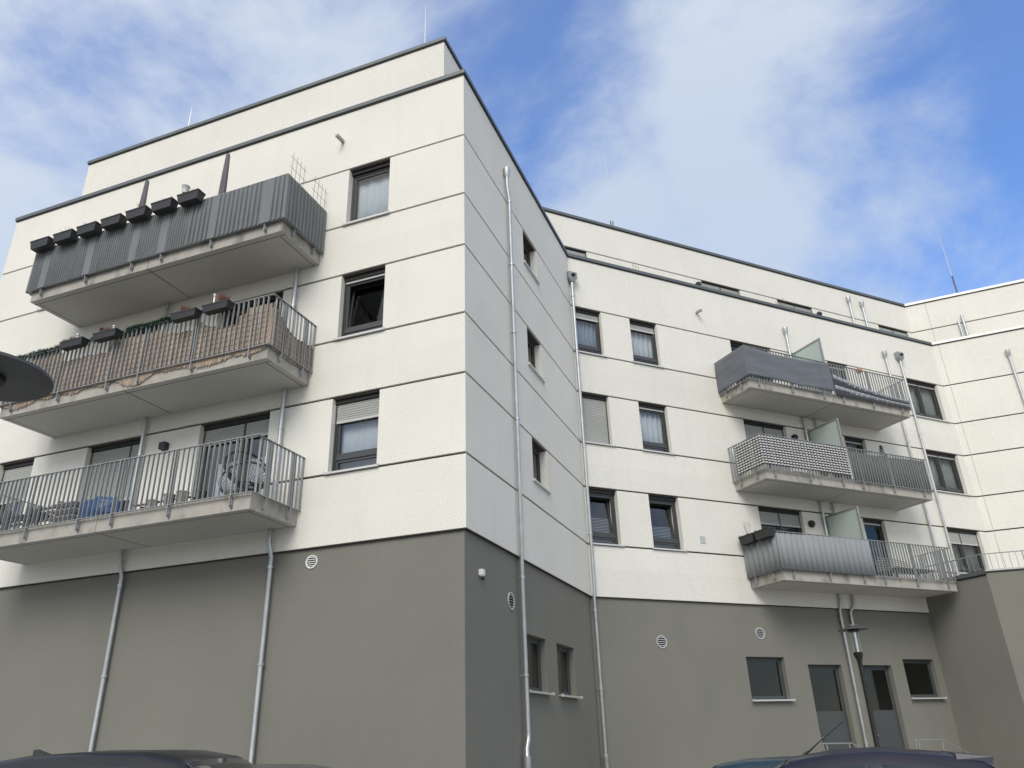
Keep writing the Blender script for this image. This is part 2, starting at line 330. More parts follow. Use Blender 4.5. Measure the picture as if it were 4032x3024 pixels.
def facade(F, S0, S1, m0, m1, wins, doors, partial=()):
    """wins: (s0, s1) on every floor; doors: (s0, s1) down to balcony floors; partial: (s0, s1, height from head)"""
    dc = [(a, b) for a, b in doors]
    for i in range(3):
        lo = Z['zb'] if i == 0 else HD[i-1]+G
        if doors:
            panels(F, S0, S1, lo, FLOOR[i], [], m0, m1); panels(F, S0, S1, FLOOR[i], SL[i]-G, dc, m0, m1)
        else: panels(F, S0, S1, lo, SL[i]-G, [], m0, m1)
        joint(F, S0, S1, SL[i], dc, m0, m1)
        panels(F, S0, S1, SL[i]+G, HD[i]-G, list(wins)+dc+[(a, b) for a, b, _ in partial], m0, m1)
        for a, b, hgt in partial: panels(F, a, b, SL[i]+G, HD[i]-hgt, [], 0, 0)
        joint(F, S0, S1, HD[i], [], m0, m1)
    panels(F, S0, S1, Z['h3']+G, Z['zp']-0.12, [], m0, m1)

A0 = -13.76
WA = [(-2.85, -1.80), (-11.88, -10.78)]; DA = [(-6.07, -4.32), (-9.18, -7.57)]
facade(FA, A0, 0, 1, 1, WA, DA)
facade(FB, 0, 7.873, 1, mBC, [], [], [(3.66, 4.71, 1.04)])
WC = [(0.07, 1.05), (2.09, 3.11), (14.30, 16.03)]; DC = [(6.05, 7.79), (10.39, 11.35)]
facade(FC, 0, LC, mBC, mCD, WC, DC)
facade(FD, 0, 11, mCD, 0, [], [])
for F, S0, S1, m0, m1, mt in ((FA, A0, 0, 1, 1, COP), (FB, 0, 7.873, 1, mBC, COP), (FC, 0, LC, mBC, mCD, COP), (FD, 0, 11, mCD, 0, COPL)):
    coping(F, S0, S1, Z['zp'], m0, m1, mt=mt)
# grey ground floor, set back a little under the white render
gz = Z['zb']+0.02; go, gi = -0.06, -0.36
panels(FA, A0, 0, 0, gz, [], 1, 1, STG, gi, go)
GWB = [(2.84, 4.16), (4.88, 6.18)]; gb0, gb1 = 0.85+H, 1.90+H
panels(FB, 0, 7.873, 0, gb0, [], 1, mBC, STG, gi, go); panels(FB, 0, 7.873, gb0, gb1, GWB, 1, mBC, STG, gi, go); panels(FB, 0, 7.873, gb1, gz, [], 1, mBC, STG, gi, go)
GWC = [(4.77, 6.12), (10.80, 12.14)]; GDC = [(6.96, 8.24), (8.99, 10.26)]; dz0, dz1, cw0, cw1 = 0.43, 1.72+H, 0.80+H, 1.905+H
for z0, z1, cuts in ((0, dz0, []), (dz0, cw0, GDC), (cw0, dz1, GDC+GWC), (dz1, cw1, GWC), (cw1, gz, [])):
    panels(FC, 0, 12.6, z0, z1, cuts, mBC, 0, STG, gi, go)
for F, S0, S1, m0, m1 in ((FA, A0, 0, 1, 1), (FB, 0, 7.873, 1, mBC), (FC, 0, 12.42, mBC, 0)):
    M = MB(); fbox(M, F, S0, S1, go-0.01, -0.008, Z['zb']-0.02, Z['zb']-0.003, m0, m1); M.build('base_shadow_strip', JNT, BLD)  # dark strip painted as the shadow line below the white overhang
# end and back walls
M = MB(); fbox(M, FE, 0, 12, -T, 0, 0, Z['zp']-0.1, 0, 1); M.build('wall', STW, BLD)
back = [(22, 19.1), (22, 31), (4, 31), (-6, 21), (-6, 12), (-13.46, 12)]
for (x0, y0), (x1, y1) in zip(back, back[1:]):
    d = Vector((x1-x0, y1-y0)).normalized()*0.15; nx, ny = -d.y, d.x
    M = MB(); M.prism([(x0-nx, y0-ny), (x1-nx, y1-ny), (x1+nx, y1+ny), (x0+nx, y0+ny)], 0, Z['zp']-0.1); M.build('wall', STW, BLD)
foot = [(-13.5, 0.32), (-0.32, 0.32), (-0.32, 8.0), (FC.p(LC+0.2, -0.32, 0)[0], FC.p(LC+0.2, -0.32, 0)[1]), (21.8, 19.5), (21.8, 30.8), (4.1, 30.8), (-5.8, 21), (-5.8, 11.8), (-13.5, 11.8)]
M = MB(); M.prism(foot, 14.86, 14.98); M.build('roof_deck', GROUND, BLD)

# penthouse, set back behind the parapet
FAq = Fr((0, 1.1645), 0); FBq = Fr((-1.06, 1.1645), math.pi/2); BCq = FC.p(0, -1.3525, 0); FCq = Fr(BCq[:2], AC); FDq = Fr((11.2028, 21.2952), AD)
tq = (-1.06-BCq[0])/math.cos(AC); yq = BCq[1]+tq*math.sin(AC); LQ = (Vector((11.2028, 21.2952, 0))-FCq.o).dot(FCq.d)
pz = 14.98; qt = Z['zq']
panels(FAq, -13.08, -1.06, pz, qt-0.12, [], 1, 1); panels(FBq, 0, yq-1.1645, pz, qt-0.12, [], 1, mBC)
WQ = [(0.68, 1.60), (6.43, 8.23), (10.04, 11.84), (15.45, 17.2)]
panels(FCq, tq, LQ, pz, pz+0.16, [], mBC, mCD); panels(FCq, tq, LQ, pz+0.16, Z['hq']-G, WQ, mBC, mCD); joint(FCq, tq, LQ, Z['hq'], [], mBC, mCD); panels(FCq, tq, LQ, Z['hq']+G, qt-0.12, [], mBC, mCD)
panels(FDq, 0, 11, pz, Z['hq']-G, [], mCD, 0); joint(FDq, 0, 11, Z['hq'], [], mCD, 0); panels(FDq, 0, 11, Z['hq']+G, qt-0.12, [], mCD, 0)
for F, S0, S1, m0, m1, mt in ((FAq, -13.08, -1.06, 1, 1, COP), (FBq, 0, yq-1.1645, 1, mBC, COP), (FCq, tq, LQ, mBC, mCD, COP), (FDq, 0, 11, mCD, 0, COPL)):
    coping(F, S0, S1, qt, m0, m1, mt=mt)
M = MB(); M.box(-13.08, -12.78, 1.47, 8.0, pz, qt-0.1); M.build('wall', STW, BLD)
M = MB(); M.prism([(-12.9, 1.4), (-1.3, 1.4), (-1.3, 8.9), (10.9, 21.5), (21.5, 21.1), (21.5, 27), (3, 27), (-7, 16), (-7, 8), (-12.9, 8)], qt-0.3, qt-0.14); M.build('roof_deck', GROUND, BLD)
for i, (a, b) in enumerate(WQ):
    window(FCq, a, b, pz+0.16, Z['hq']-G, mull=(a+b)/2 if i else None, shut=0.75 if i else 1.0, sill=False, pane=PANED, d=0.08, box_=0.05)

# windows of the three white floors
h_, s_ = HD, SL
def cu(m_, a, b, z0, z1, amp=0.02, per=0.12): return (m_, a, b, z0, z1, amp, per)
window(FA, *WA[0], s_[0]+G, h_[0]-G, transom=0.33, shut=0.42, curtain=cu(CURT, -2.8, -1.85, s_[0]+0.04, h_[0]-0.1, 0.004, 0.5))
wn = window(FA, *WA[0], s_[1]+G, h_[1]-G, transom=0.24, shut=0.06, curtain=cu(CURT, -2.0, -1.85, s_[1]+0.3, h_[1]-0.62, 0.02, 0.1), open_=True)
tilted_sash(wn, FA, -2.78, -1.87, s_[1]+G+0.29, h_[1]-0.17)
window(FA, *WA[0], s_[2]+G, h_[2]-G, curtain=cu(CURT, -2.78, -1.86, s_[2]+0.05, h_[2]-0.22, 0.012, 0.3))
for i in range(3): window(FA, *WA[1], s_[i]+G, h_[i]-G, transom=0.3, shut=0.9 if i == 0 else 0.3)
window(FA, *DA[0], FLOOR[0]+0.02, h_[0]-G, mull=-5.02, shut=0.40, sill=False, curtain=cu(CURT, -5.75, -4.40, FLOOR[0]+0.1, h_[0]-0.85, 0.03, 0.16), name='balcony_door')
window(FA, *DA[1], FLOOR[0]+0.02, h_[0]-G, mull=-8.05, shut=1.28, sill=False, curtain=cu(CURT, -9.1, -7.6, FLOOR[0]+0.1, h_[0]-1.2, 0.02, 0.2), name='balcony_door')
for i in (1, 2):
    window(FA, *DA[0], FLOOR[i]+0.02, h_[i]-G, mull=-5.02, sill=False, pane=PANED, name='balcony_door')
    window(FA, *DA[1], FLOOR[i]+0.02, h_[i]-G, mull=-8.05, shut=0.5, sill=False, name='balcony_door')
for i in range(3): window(FB, 3.66, 4.71, h_[i]-1.04, h_[i]-G, d=0.18, pane=PANED, box_=0.0)
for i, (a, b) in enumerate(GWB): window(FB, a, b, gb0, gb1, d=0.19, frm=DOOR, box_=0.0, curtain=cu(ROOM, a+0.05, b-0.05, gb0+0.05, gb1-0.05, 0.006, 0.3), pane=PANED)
# C, third / second / first white floor
window(FC, *WC[0], s_[2]+G, h_[2]-G, transom=0.27, shut=0.24, curtain=cu(CURL, 0.12, 1.0, s_[2]+0.05, h_[2]-0.2, 0.03, 0.14))
window(FC, *WC[1], s_[2]+G, h_[2]-G, transom=0.27, shut=0.22, curtain=cu(CURT, 2.14, 3.06, s_[2]+0.05, h_[2]-0.2, 0.03, 0.17))
window(FC, *WC[0], s_[1]+G, h_[1]-G, shut=1.42)
window(FC, *WC[1], s_[1]+G, h_[1]-G, transom=0.27, shut=0.08, curtain=cu(CURT, 2.14, 3.06, s_[1]+0.05, h_[1]-0.15, 0.03, 0.17))
for k, (a, b) in enumerate(WC[:2]):
    wn = window(FC, a, b, s_[0]+G, h_[0]-G, transom=0.27, pane=PANE, open_=True, curtain=cu(CURL, a+0.05, b-0.05, s_[0]+0.04, s_[0]+0.28, 0.01, 0.3))
    M = MB(); z = s_[0]+0.34
    for q in range(12 if k == 0 else 10):
        zz = z+q*0.042; M.hexa([FC.p(a+0.1, -0.345, zz), FC.p(b-0.14, -0.345, zz+0.01), FC.p(b-0.14, -0.37, zz+0.022), FC.p(a+0.1, -0.37, zz+0.012)], [FC.p(a+0.1, -0.345, zz+0.006), FC.p(b-0.14, -0.345, zz+0.016), FC.p(b-0.14, -0.37, zz+0.028), FC.p(a+0.1, -0.37, zz+0.018)])
    M.build('blind_slats', CURT, wn)
    tilted_sash(wn, FC, a+0.07, b-0.09, s_[0]+G+0.32, h_[0]-0.17, glass=PANE)
    M = MB(); fbox(M, FC, b-0.085, b-0.058, -0.29, -0.185, s_[0]+0.34, h_[0]-0.2); M.build('frame_rebate', WHT, wn)
window(FC, *WC[2], s_[2]+G, h_[2]-G, mull=15.12, transom=0.17, shut=0.05, curtain=cu(CURT, 14.35, 15.98, s_[2]+0.05, h_[2]-0.15, 0.03, 0.2), pane=PANED)
window(FC, *WC[2], s_[1]+G, h_[1]-G, mull=15.12, transom=0.17, shut=0.07, curtain=cu(CURT, 14.35, 15.98, s_[1]+0.05, h_[1]-0.15, 0.03, 0.2), pane=PANED)
window(FC, *WC[2], s_[0]+G, h_[0]-G, mull=15.12, transom=0.17, shut=0.45, curtain=cu(CURL, 14.35, 15.98, s_[0]+0.05, h_[0]-0.15, 0.03, 0.2), pane=PANED)
for i, sh in enumerate((0.44, 1.9, 0.0)):
    window(FC, *DC[0], FLOOR[i]+0.02, h_[i]-G, mull=6.95, shut=sh, sill=False, pane=PANED, name='balcony_door')
    window(FC, *DC[1], FLOOR[i]+0.02, h_[i]-G, shut=0.07, sill=False, pane=PANED, name='balcony_door')
for i, (a, b) in enumerate(GWC): window(FC, a, b, cw0, cw1, d=0.19, frm=DOOR, box_=0.0, pane=PANED)
for a, b in GDC:     # grey service doors with a glazed upper half
    W = MB(); d = 0.20; ring(W, FC, a+0.002, b-0.002, dz0+0.002, dz1-0.002, -d-0.07, -d, 0.06, 0.02)
    fbox(W, FC, a+0.064, b-0.064, -d-0.055, -d-0.012, dz0+0.024, dz0+1.68)
    ring(W, FC, a+0.064, b-0.064, dz0+1.683, dz1-0.065, -d-0.055, -d-0.014, 0.055, 0.03)
    dr = W.build('service_door', DOOR, BLD)
    M = MB(); fbox(M, FC, a+0.121, b-0.121, -d-0.04, -d-0.03, dz0+1.715, dz1-0.122); M.build('pane', PANED, dr)
    M = MB(); M.tube([FC.p(a+0.13, -d-0.02, dz0+1.05), FC.p(a+0.13, -d+0.05, dz0+1.05), FC.p(a+0.26, -d+0.05, dz0+1.05)], 0.011, 8); fbox(M, FC, a+0.108, a+0.152, -d-0.012, -d-0.004, dz0+0.93, dz0+1.12); M.build('handle', PIPE, dr)
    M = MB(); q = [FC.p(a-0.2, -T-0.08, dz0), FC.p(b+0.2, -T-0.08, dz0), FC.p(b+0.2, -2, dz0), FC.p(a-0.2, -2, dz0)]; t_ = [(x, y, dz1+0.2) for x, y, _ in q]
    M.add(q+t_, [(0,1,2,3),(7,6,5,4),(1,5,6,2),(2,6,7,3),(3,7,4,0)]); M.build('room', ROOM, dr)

# low annex with a roof terrace in front of the right wing
Q1 = FC.p(12.43, 2.23, 0); da = R(4); bt = 4.24+H
Q2 = (Q1[0]+12*math.cos(da), Q1[1]+12*math.sin(da)); FG = Fr(Q1[:2], da); FS = Fr(FC.p(12.43, -0.10, 0)[:2], AC-math.pi/2)
LS = 2.33; mS = math.tan((da-(AC-math.pi/2))/2)
panels(FS, 0.0, LS, 0, bt-0.09, [], 0, mS, STG, -0.3, 0.0, 'annex_wall'); panels(FG, 0, 12, 0, bt-0.09, [], mS, 0, STG, -0.3, 0.0, 'annex_wall')
M = MB(); M.prism([FS.p(0.3, -0.31, 0)[:2], FS.p(LS-0.2, -0.31, 0)[:2], FG.p(11.8, -0.31, 0)[:2], FG.p(11.8, -6, 0)[:2], (12.2, 19.3)], bt-0.3, bt-0.16); M.build('roof_deck', GROUND, BLD)
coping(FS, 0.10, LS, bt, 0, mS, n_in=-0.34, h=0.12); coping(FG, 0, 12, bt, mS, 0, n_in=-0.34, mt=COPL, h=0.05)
for F, S0, S1, nx in ((FS, 0.25, LS-0.06, 12), (FG, 0.06, 6.5, 36)):
    M = MB(); M.tube([F.p(S0, -0.1, bt+0.49), F.p(S1, -0.1, bt+0.49)], 0.018, 8)
    for k in range(nx+1):
        sx = S0+(S1-S0)*k/nx; rr = 0.016 if k % 6 == 0 else 0.007; M.tube([F.p(sx, -0.1, bt-0.005), F.p(sx, -0.1, bt+0.48)], rr, 6)
    M.build('terrace_railing', GALV, BLD, kind='stuff')
# vertical movement joint covers near the inner corner
for F, s0, z0, z1 in ((FD, 0.235, bt, Z['zp']-0.13), (FDq, 0.78, pz, qt-0.13)):
    M = MB(); fbox(M, F, s0-0.007, s0+0.007, -0.002, 0.004, z0, z1); M.build('movement_joint', CON, BLD)

# ------------------------------------------------------------------ rainwater pipes
def pipe(pts, r=0.045, clamps=(), hopper=None, hp=None, F=None):
    M = MB(); M.tube(pts, r, 12); o = M.build('downpipe', PIPE, BLD)
    for (x, y, z), nv in clamps:
        M = MB(); M.lathe([(r+0.002, -0.02), (r+0.012, -0.02), (r+0.012, 0.02), (r+0.002, 0.02)], (x, y, z), 12)
        M.tube([(x, y, z), (x-nv.x*0.11, y-nv.y*0.11, z)], 0.008, 6); t = nv.cross(Vector((0, 0, 1)))
        M.tube([(x-t.x*(r+0.03), y-t.y*(r+0.03), z), (x+t.x*(r+0.03), y+t.y*(r+0.03), z)], 0.009, 6)
        M.build('clamp', PIPE, o)
    if hopper == 'funnel':
        x, y, z = hp; M = MB(); M.lathe([(0.05, -0.02), (0.055, 0.03), (0.085, 0.09), (0.09, 0.27), (0.078, 0.27), (0.07, 0.1), (0.03, 0.02)], (x, y, z), 14); M.tube([(x, y, z+0.22), F and tuple(Vector((x, y, z+0.26))-F.n*0.16)], 0.04, 8); M.build('hopper', PIPE, o)
    elif hopper == 'box':
        x, y, z = hp; c = Vector(hp); M = MB()
        def qd(a, n_, zz): return [tuple(c+F.d*sx*a+F.n*sy*n_+Vector((0, 0, zz))) for sx, sy in ((-1, 1), (1, 1), (1, -1), (-1, -1))]
        M.hexa(qd(0.07, 0.07, 0), qd(0.15, 0.10, 0.10)); M.hexa(qd(0.15, 0.10, 0.10), qd(0.15, 0.10, 0.32)); M.build('hopper', GALV, o)
        M = MB(); c2 = c+F.n*0.10; c = c2+Vector((0, 0, 0.17)); M.hexa(qd(0.05, 0.07, 0), qd(0.06, 0.08, 0.05)); M.build('overflow', BLK, o)
    return o
def straight(F, s, n, z0, z1): return [F.p(s, n, z1), F.p(s, n, z0)]
zb = Z['zb']
for s in (-3.96, -7.52):
    pipe([FA.p(s, 0.085, 9.54+H), FA.p(s, 0.085, zb+0.16), FA.p(s+0.02, 0.07, zb+0.06), FA.p(s+0.04, 0.02, zb-0.1), FA.p(s+0.04, 0.02, 0.35), FA.p(s+0.04, 0.07, 0.2), FA.p(s+0.04, 0.16, 0.1)], 0.043,
         [(FA.p(s+0.04, 0.02, z), FA.n) for z in (zb-0.28, 3.0, 1.05+0.3)]+[(FA.p(s, 0.085, z), FA.n) for z in (zb+0.2, 7.4, 10.2)])
pipe([FB.p(2.40, 0.08, 12.62+H), FB.p(2.40, 0.08, 12.3+H), FB.p(2.50, 0.085, 12.0+H), FB.p(2.50, 0.085, zb+0.1), FB.p(2.55, 0.05, zb-0.15), FB.p(2.58, 0.05, 0.12+H), FB.p(2.57, 0.05, 0.02+H), FB.p(2.48, 0.05, -0.12+H), FB.p(2.48, 0.05, 0.05)], 0.045,
     [(FB.p(2.5, 0.085, z+H), FB.n) for z in (11.9, 10.1, 8.3, 6.2)]+[(FB.p(2.56, 0.05, z+H), FB.n) for z in (2.9, 1.1)], 'funnel', FB.p(2.40, 0.08, 12.58+H), FB)
M = MB(); M.lathe([(0.047, 0), (0.062, 0.01), (0.062, 0.05), (0.05, 0.07), (0.05, 0.2), (0.066, 0.22), (0.066, 1.2)][::-1], FB.p(2.48, 0.05, 0.2), 14); M.build('pipe_sleeve', PIPE, BLD)
c0 = FC.p(0.03, 0.12, 0); bn = ((FB.n+FC.n)/2).normalized()
pipe([(c0[0], c0[1], 12.75+H), (c0[0], c0[1], zb+0.14), (c0[0]-0.035*bn.x, c0[1]-0.035*bn.y, zb-0.05), (c0[0]-0.04*bn.x, c0[1]-0.04*bn.y, 0.05)], 0.046,
     [((c0[0], c0[1], z+H), bn) for z in (12.2, 10.4, 7.6, 4.9)]+[((c0[0]-0.04*bn.x, c0[1]-0.04*bn.y, z+H), bn) for z in (2.95, 1.1)], 'box', (c0[0], c0[1], 12.70+H), FC)
M = MB(); M.lathe([(0.05, 0), (0.064, 0.0), (0.064, 0.9), (0.07, 0.92), (0.07, 0.98), (0.05, 1.0)], (c0[0]-0.04*bn.x, c0[1]-0.04*bn.y, 0.3), 14); M.build('pipe_sleeve', PIPE, BLD)
def cpipe(s, zt, zl, r=0.042, hop=None, F=FC, n=0.085, cl=()):
    pipe(straight(F, s, n, zl+H, zt+H), r, [(F.p(s, n, z+H), F.n) for z in cl], hop, F.p(s, n, zt-0.02+H) if hop else None, F)
cpipe(14.18, 12.62, 4.2, hop='box', cl=(11, 9.6, 7.2, 5.6)); cpipe(13.42, 12.60, 4.2, hop='funnel', cl=(11.6, 9.2, 7.0))
for s, zt, hop, jg in ((8.58, 12.62, 'funnel', 0.05), (9.12, 9.52, None, 0.17)):
    pipe([FC.p(s, 0.085, zt+H), FC.p(s, 0.085, zb+0.2), FC.p(s-0.02, 0.07, zb+0.08), FC.p(s-jg, 0.02, zb-0.1), FC.p(s-jg-0.03, 0.02, 0.05)], 0.044, [(FC.p(s-jg-0.01, 0.02, z), FC.n) for z in (zb-0.3, 3.0, 1.3)]+[(FC.p(s, 0.085, z), FC.n) for z in (7.6, 10.4)], hop, FC.p(s, 0.085, zt-0.02) if False else FC.p(s, 0.085, zt-0.02+H), FC)
for s, zt in ((13.94, 15.86), (14.68, 15.80)): cpipe(s, zt, pz-H, hop='funnel', F=FCq)
cpipe(2.40, 12.66, 4.2, hop='funnel', F=FD, cl=(11.9, 9.4, 7.0)); cpipe(1.95, 15.5, pz-H, 0.05, F=FDq); cpipe(1.78, 15.28, pz-H, 0.04, F=FDq)

# small fittings on the walls
def vent(F, s, z, r, n=-0.06, mt=None):
    Mx = Matrix((F.d, Vector((0, 0, 1)), F.n)).transposed(); c = F.p(s, n, z)
    M = MB(); M.lathe([(r*0.80, 0.001), (r*0.80, 0.016), (r*0.98, 0.02), (r, 0.01), (r, 0.001)], c, 24, Mx); o = M.build('air_vent', mt or VENT, BLD)
    M = MB(); M.lathe([(0.0005, 0.003), (r*0.78, 0.003)], c, 24, Mx); M.build('grille_back', BLK, o)
    for k in range(5):
        zz = -r*0.60+k*r*0.30; hw = math.sqrt(max(0.0, (r*0.77)**2-zz*zz)); M = MB()
        a = [F.p(s-hw, n+0.004, z+zz+0.004), F.p(s+hw, n+0.004, z+zz+0.004), F.p(s+hw, n+0.018, z+zz-0.006), F.p(s-hw, n+0.018, z+zz-0.006)]
        M.hexa(a, [(x, y, q+0.009) for x, y, q in a]); M.build('louvre', mt or VENT, o)
vent(FA, -3.085, 3.06+H, 0.125, mt=WHT); vent(FB, 2.18, 2.40+H, 0.165); vent(FC, 2.05, 2.24+H, 0.165); vent(FC, 5.40, 2.53+H, 0.165)
M = MB(); fbox(M, FC, 3.705, 3.875, 0.0, 0.015, 4.94+H, 5.14+H); M.build('wall_plate', VENT, BLD)
M = MB(); fbox(M, FB, 0.655, 0.755, -0.06, 0.02, 2.63+H, 2.73+H); fbox(M, FB, 0.67, 0.74, -0.05, 0.012, 2.61+H, 2.629+H); o = M.build('motion_sensor', WHT, BLD)
M = MB(); M.lathe([(0.0005, -0.04), (0.025, -0.03), (0.03, 0.0), (0.03, 0.02)], FB.p(0.705, 0.0, 2.58+H), 12); M.build('sensor_eye', BLK, o)
for F, s, z in ((FA, -3.08, 12.81+H), (FC, 4.80, 12.69+H)):
    M = MB(); e = 0.035
    def q4(n, zz): return [F.p(s-e, n, zz-e), F.p(s+e, n, zz-e), F.p(s+e, n, zz+e), F.p(s-e, n, zz+e)]
    M.hexa(q4(0.28, z-0.02), q4(-0.01, z+0.02)); M.build('overflow_spout', CON, BLD)
for F, s, z in ((FC, 8.06, 5.84), (FC, 8.07, 8.70), (FCq, 12.11, 14.92), (FCq, 6.24, 14.91), (FDq, 4.9, 15.2)):
    Mx = Matrix((F.d, Vector((0, 0, 1)), F.n)).transposed(); M = MB(); M.lathe([(0.10, 0), (0.11, 0.02), (0.11, 0.08), (0.085, 0.12), (0.0005, 0.13)], F.p(s, 0, z+H), 16, Mx); M.build('wall_lamp', BLK, BLD)
M = MB(); fbox(M, FA, -7.0, -6.84, 0, 0.13, 5.79+H, 5.94+H); M.build('wall_lamp', BLK, BLD)
def rod(F, s, z0, z1, r=0.006, dark=0, mt=None, n=-0.25, zd=0, double=False):
    M = MB()
    if zd:
        for k in ((-0.05, 0.05) if double else (0,)): M.tube([F.p(s+k, n, z0), F.p(s+k, n, zd)], 0.022 if double else 0.035, 8)
        o = M.build('rod_mount', COP, BLD); M = MB()
    M.tube([F.p(s, n, z0), F.p(s, n, z0+(z1-z0)*0.6), F.p(s, n, z1)], [r*1.7, r*1.3, r*0.6], 6); M.build('lightning_rod', SILL, BLD)
rod(FAq, -1.75, qt-0.05, 18.4+H, 0.009); rod(FAq, -9.6, qt-0.05, 17.7+H, 0.007); rod(FCq, 2.93, qt-0.05, 20.1+H, 0.009, zd=17.0+H, double=True); rod(FDq, 2.12, qt-0.05, 19.7+H, 0.010, zd=17.55+H)

# ------------------------------------------------------------------ balconies
RN = 1.40
def balcony(F, s0, s1, zbot, seam, zrt, zrb, posts, sp, single, dep=1.34, lab=None):
    zt = zbot+0.295; M = MB(); fbox(M, F, s0, seam-0.006, -0.02, dep, zbot, zt); fbox(M, F, seam+0.006, s1, -0.02, dep, zbot, zt)
    b = M.build('balcony', CON, BLD, label=lab)
    for sa, sb in ((s0, seam-0.006), (seam+0.006, s1)): M = MB(); fbox(M, F, sa+0.012, sb-0.004, 0.003, dep-0.012, zbot-0.004, zbot-0.0005); M.build('soffit', SOF, b)
    M = MB(); fbox(M, F, s0, s1, dep-0.14, dep-0.125, zbot-0.006, zbot+0.001); fbox(M, F, s1-0.14, s1-0.125, 0.0, dep-0.15, zbot-0.006, zbot+0.001); fbox(M, F, s0+0.125, s0+0.14, 0.0, dep-0.15, zbot-0.006, zbot+0.001); fbox(M, F, seam-0.005, seam+0.005, 0, dep-0.002, zbot-0.003, zbot+0.02); M.build('drip_groove', FRD, b)
    e0, e1 = s0-0.055, s1+0.055
    for nm, z, hh, wd in (('handrail', zrt, 0.014, 0.05), ('bottom_rail', zrb, 0.012, 0.042)):
        M = MB(); fbox(M, F, e0-wd/2, seam-0.012, RN-wd/2, RN+wd/2, z-hh, z); fbox(M, F, seam+0.012, e1+wd/2, RN-wd/2, RN+wd/2, z-hh, z)
        for sx in (e0, e1): fbox(M, F, sx-wd/2, sx+wd/2, 0.004, RN-wd/2, z-hh, z)
        M.build(nm, GALV, b)
    hgt = zrt-zrb-0.014; me = MB().box(-0.006, 0.006, -0.020, 0.020, 0, hgt-0.002).mesh('baluster', GALV)
    pm = MB().box(-0.009, 0.009, -0.025, 0.025, 0, zrt-0.014-(zbot+0.065)).box(-0.022, 0.022, 0.015, 0.06, 0.0, 0.15).box(0.01, 0.026, -0.012, 0.012, 0.03, 0.06).mesh('post', GALV)
    fp = list(posts)+[seam-0.02, seam+0.02, e0, e1]
    for x in posts: inst('post', pm, F.p(x, RN, zbot+0.065), b, F.ang)
    for sx, sg in ((e0, -1), (e1, 1)):
        for n in (0.32, 1.02): inst('post', pm, F.p(sx, n, zbot+0.065), b, F.ang+(math.pi/2 if sg > 0 else -math.pi/2))
    pos = []
    x = e0+0.02
    while x < e1-0.01:
        if all(abs(x-q) > 0.035 for q in posts): pos.append((F.p(x, RN, zrb), 0.0))
        x += sp
    for sx in (e0, e1):
        n = 0.03
        while n < RN-0.03:
            if min(abs(n-0.32), abs(n-1.02)) > 0.035: pos.append((F.p(sx, n, zrb), math.pi/2))
            n += sp
    if single:
        for p_, a in pos: inst('baluster', me, p_, b, F.ang+a)
    else:
        M = MB()
        for p_, a in pos:
            ca, sa = math.cos(F.ang+a), math.sin(F.ang+a)
            q = [(p_[0]+ca*x-sa*y, p_[1]+sa*x+ca*y, zrb) for x, y in ((-0.006,-0.020),(0.006,-0.020),(0.006,0.020),(-0.006,0.020))]
            M.hexa(q, [(x, y, zrb+hgt-0.002) for x, y, _ in q])
        M.build('baluster_row', GALV, b, kind='stuff')
    return b
PA = (-3.83, -5.19, -6.51, -7.33, -8.65, -9.99); PC = (5.62, 6.96, 8.28, 9.11, 10.45, 11.78)
ZB = [3.745+H, 6.63+H, 9.515+H]; RT = [5.075+H, 7.975+H, 10.90+H]; RB = [4.03+H, 6.90+H, 9.775+H]
BALA = [balcony(FA, -10.35, -3.45, ZB[i], -6.915, RT[i], RB[i], PA, 0.1165, i < 2) for i in range(3)]
BALC = [balcony(FC, 5.29, 12.19, ZB[i], 8.72, RT[i], RB[i], PC, 0.1165, False) for i in range(3)]
for i in range(3):   # frosted glass divider on each right-hand balcony
    z0, z1 = FLOOR[i]+0.10, FLOOR[i]+2.09; M = MB(); s = 8.735
    for a in ((0.02, 0.07, z0, z1), (1.24, 1.30, z0-0.1, z1)): fbox(M, FC, s-0.025, s+0.025, *a)
    fbox(M, FC, s-0.025, s+0.025, 0.07, 1.24, z1-0.05, z1); fbox(M, FC, s-0.025, s+0.025, 0.07, 1.24, z0, z0+0.05); M.build('divider_frame', GALV, BALC[i])
    M = MB(); fbox(M, FC, s-0.006, s+0.006, 0.072, 1.238, z0+0.052, z1-0.052); M.build('divider_glass', FROST, BALC[i])
# ------------------------------------------------------------------ screens on the railings
F_DK = mat('screen_dark_fabric', (0.165, 0.175, 0.18), 0.75, var=0.12, vscale=6, stretch=(1, 1, 0.3))
F_GR = mat('screen_grey_cloth', (0.130, 0.140, 0.160), 0.85, var=0.06, vscale=3)
F_LT = mat('screen_pale_sheet', (0.235, 0.25, 0.258), 0.9, var=0.07, vscale=3, stretch=(1, 1, 0.4))
F_WV = mat('weave_white', (0.55, 0.55, 0.545), 0.6); F_WD = mat('weave_dark', (0.05, 0.05, 0.05), 0.8)
F_L2 = mat('strip_light', (0.28, 0.295, 0.325), 0.7, var=0.1, vscale=9); F_D2 = mat('strip_dark', (0.035, 0.037, 0.045), 0.7, var=0.1, vscale=9)
F_OL = mat('screen_olive', (0.105, 0.115, 0.105), 0.8, var=0.1, vscale=5)
REED = mat('reed', (0.34, 0.275, 0.215), 0.9, var=0.55, vscale=40, stretch=(1, 1, 0.05), var2=0.38, v2scale=7.0)
WIRE = mat('dark_wire', (0.05, 0.04, 0.035), 0.7)
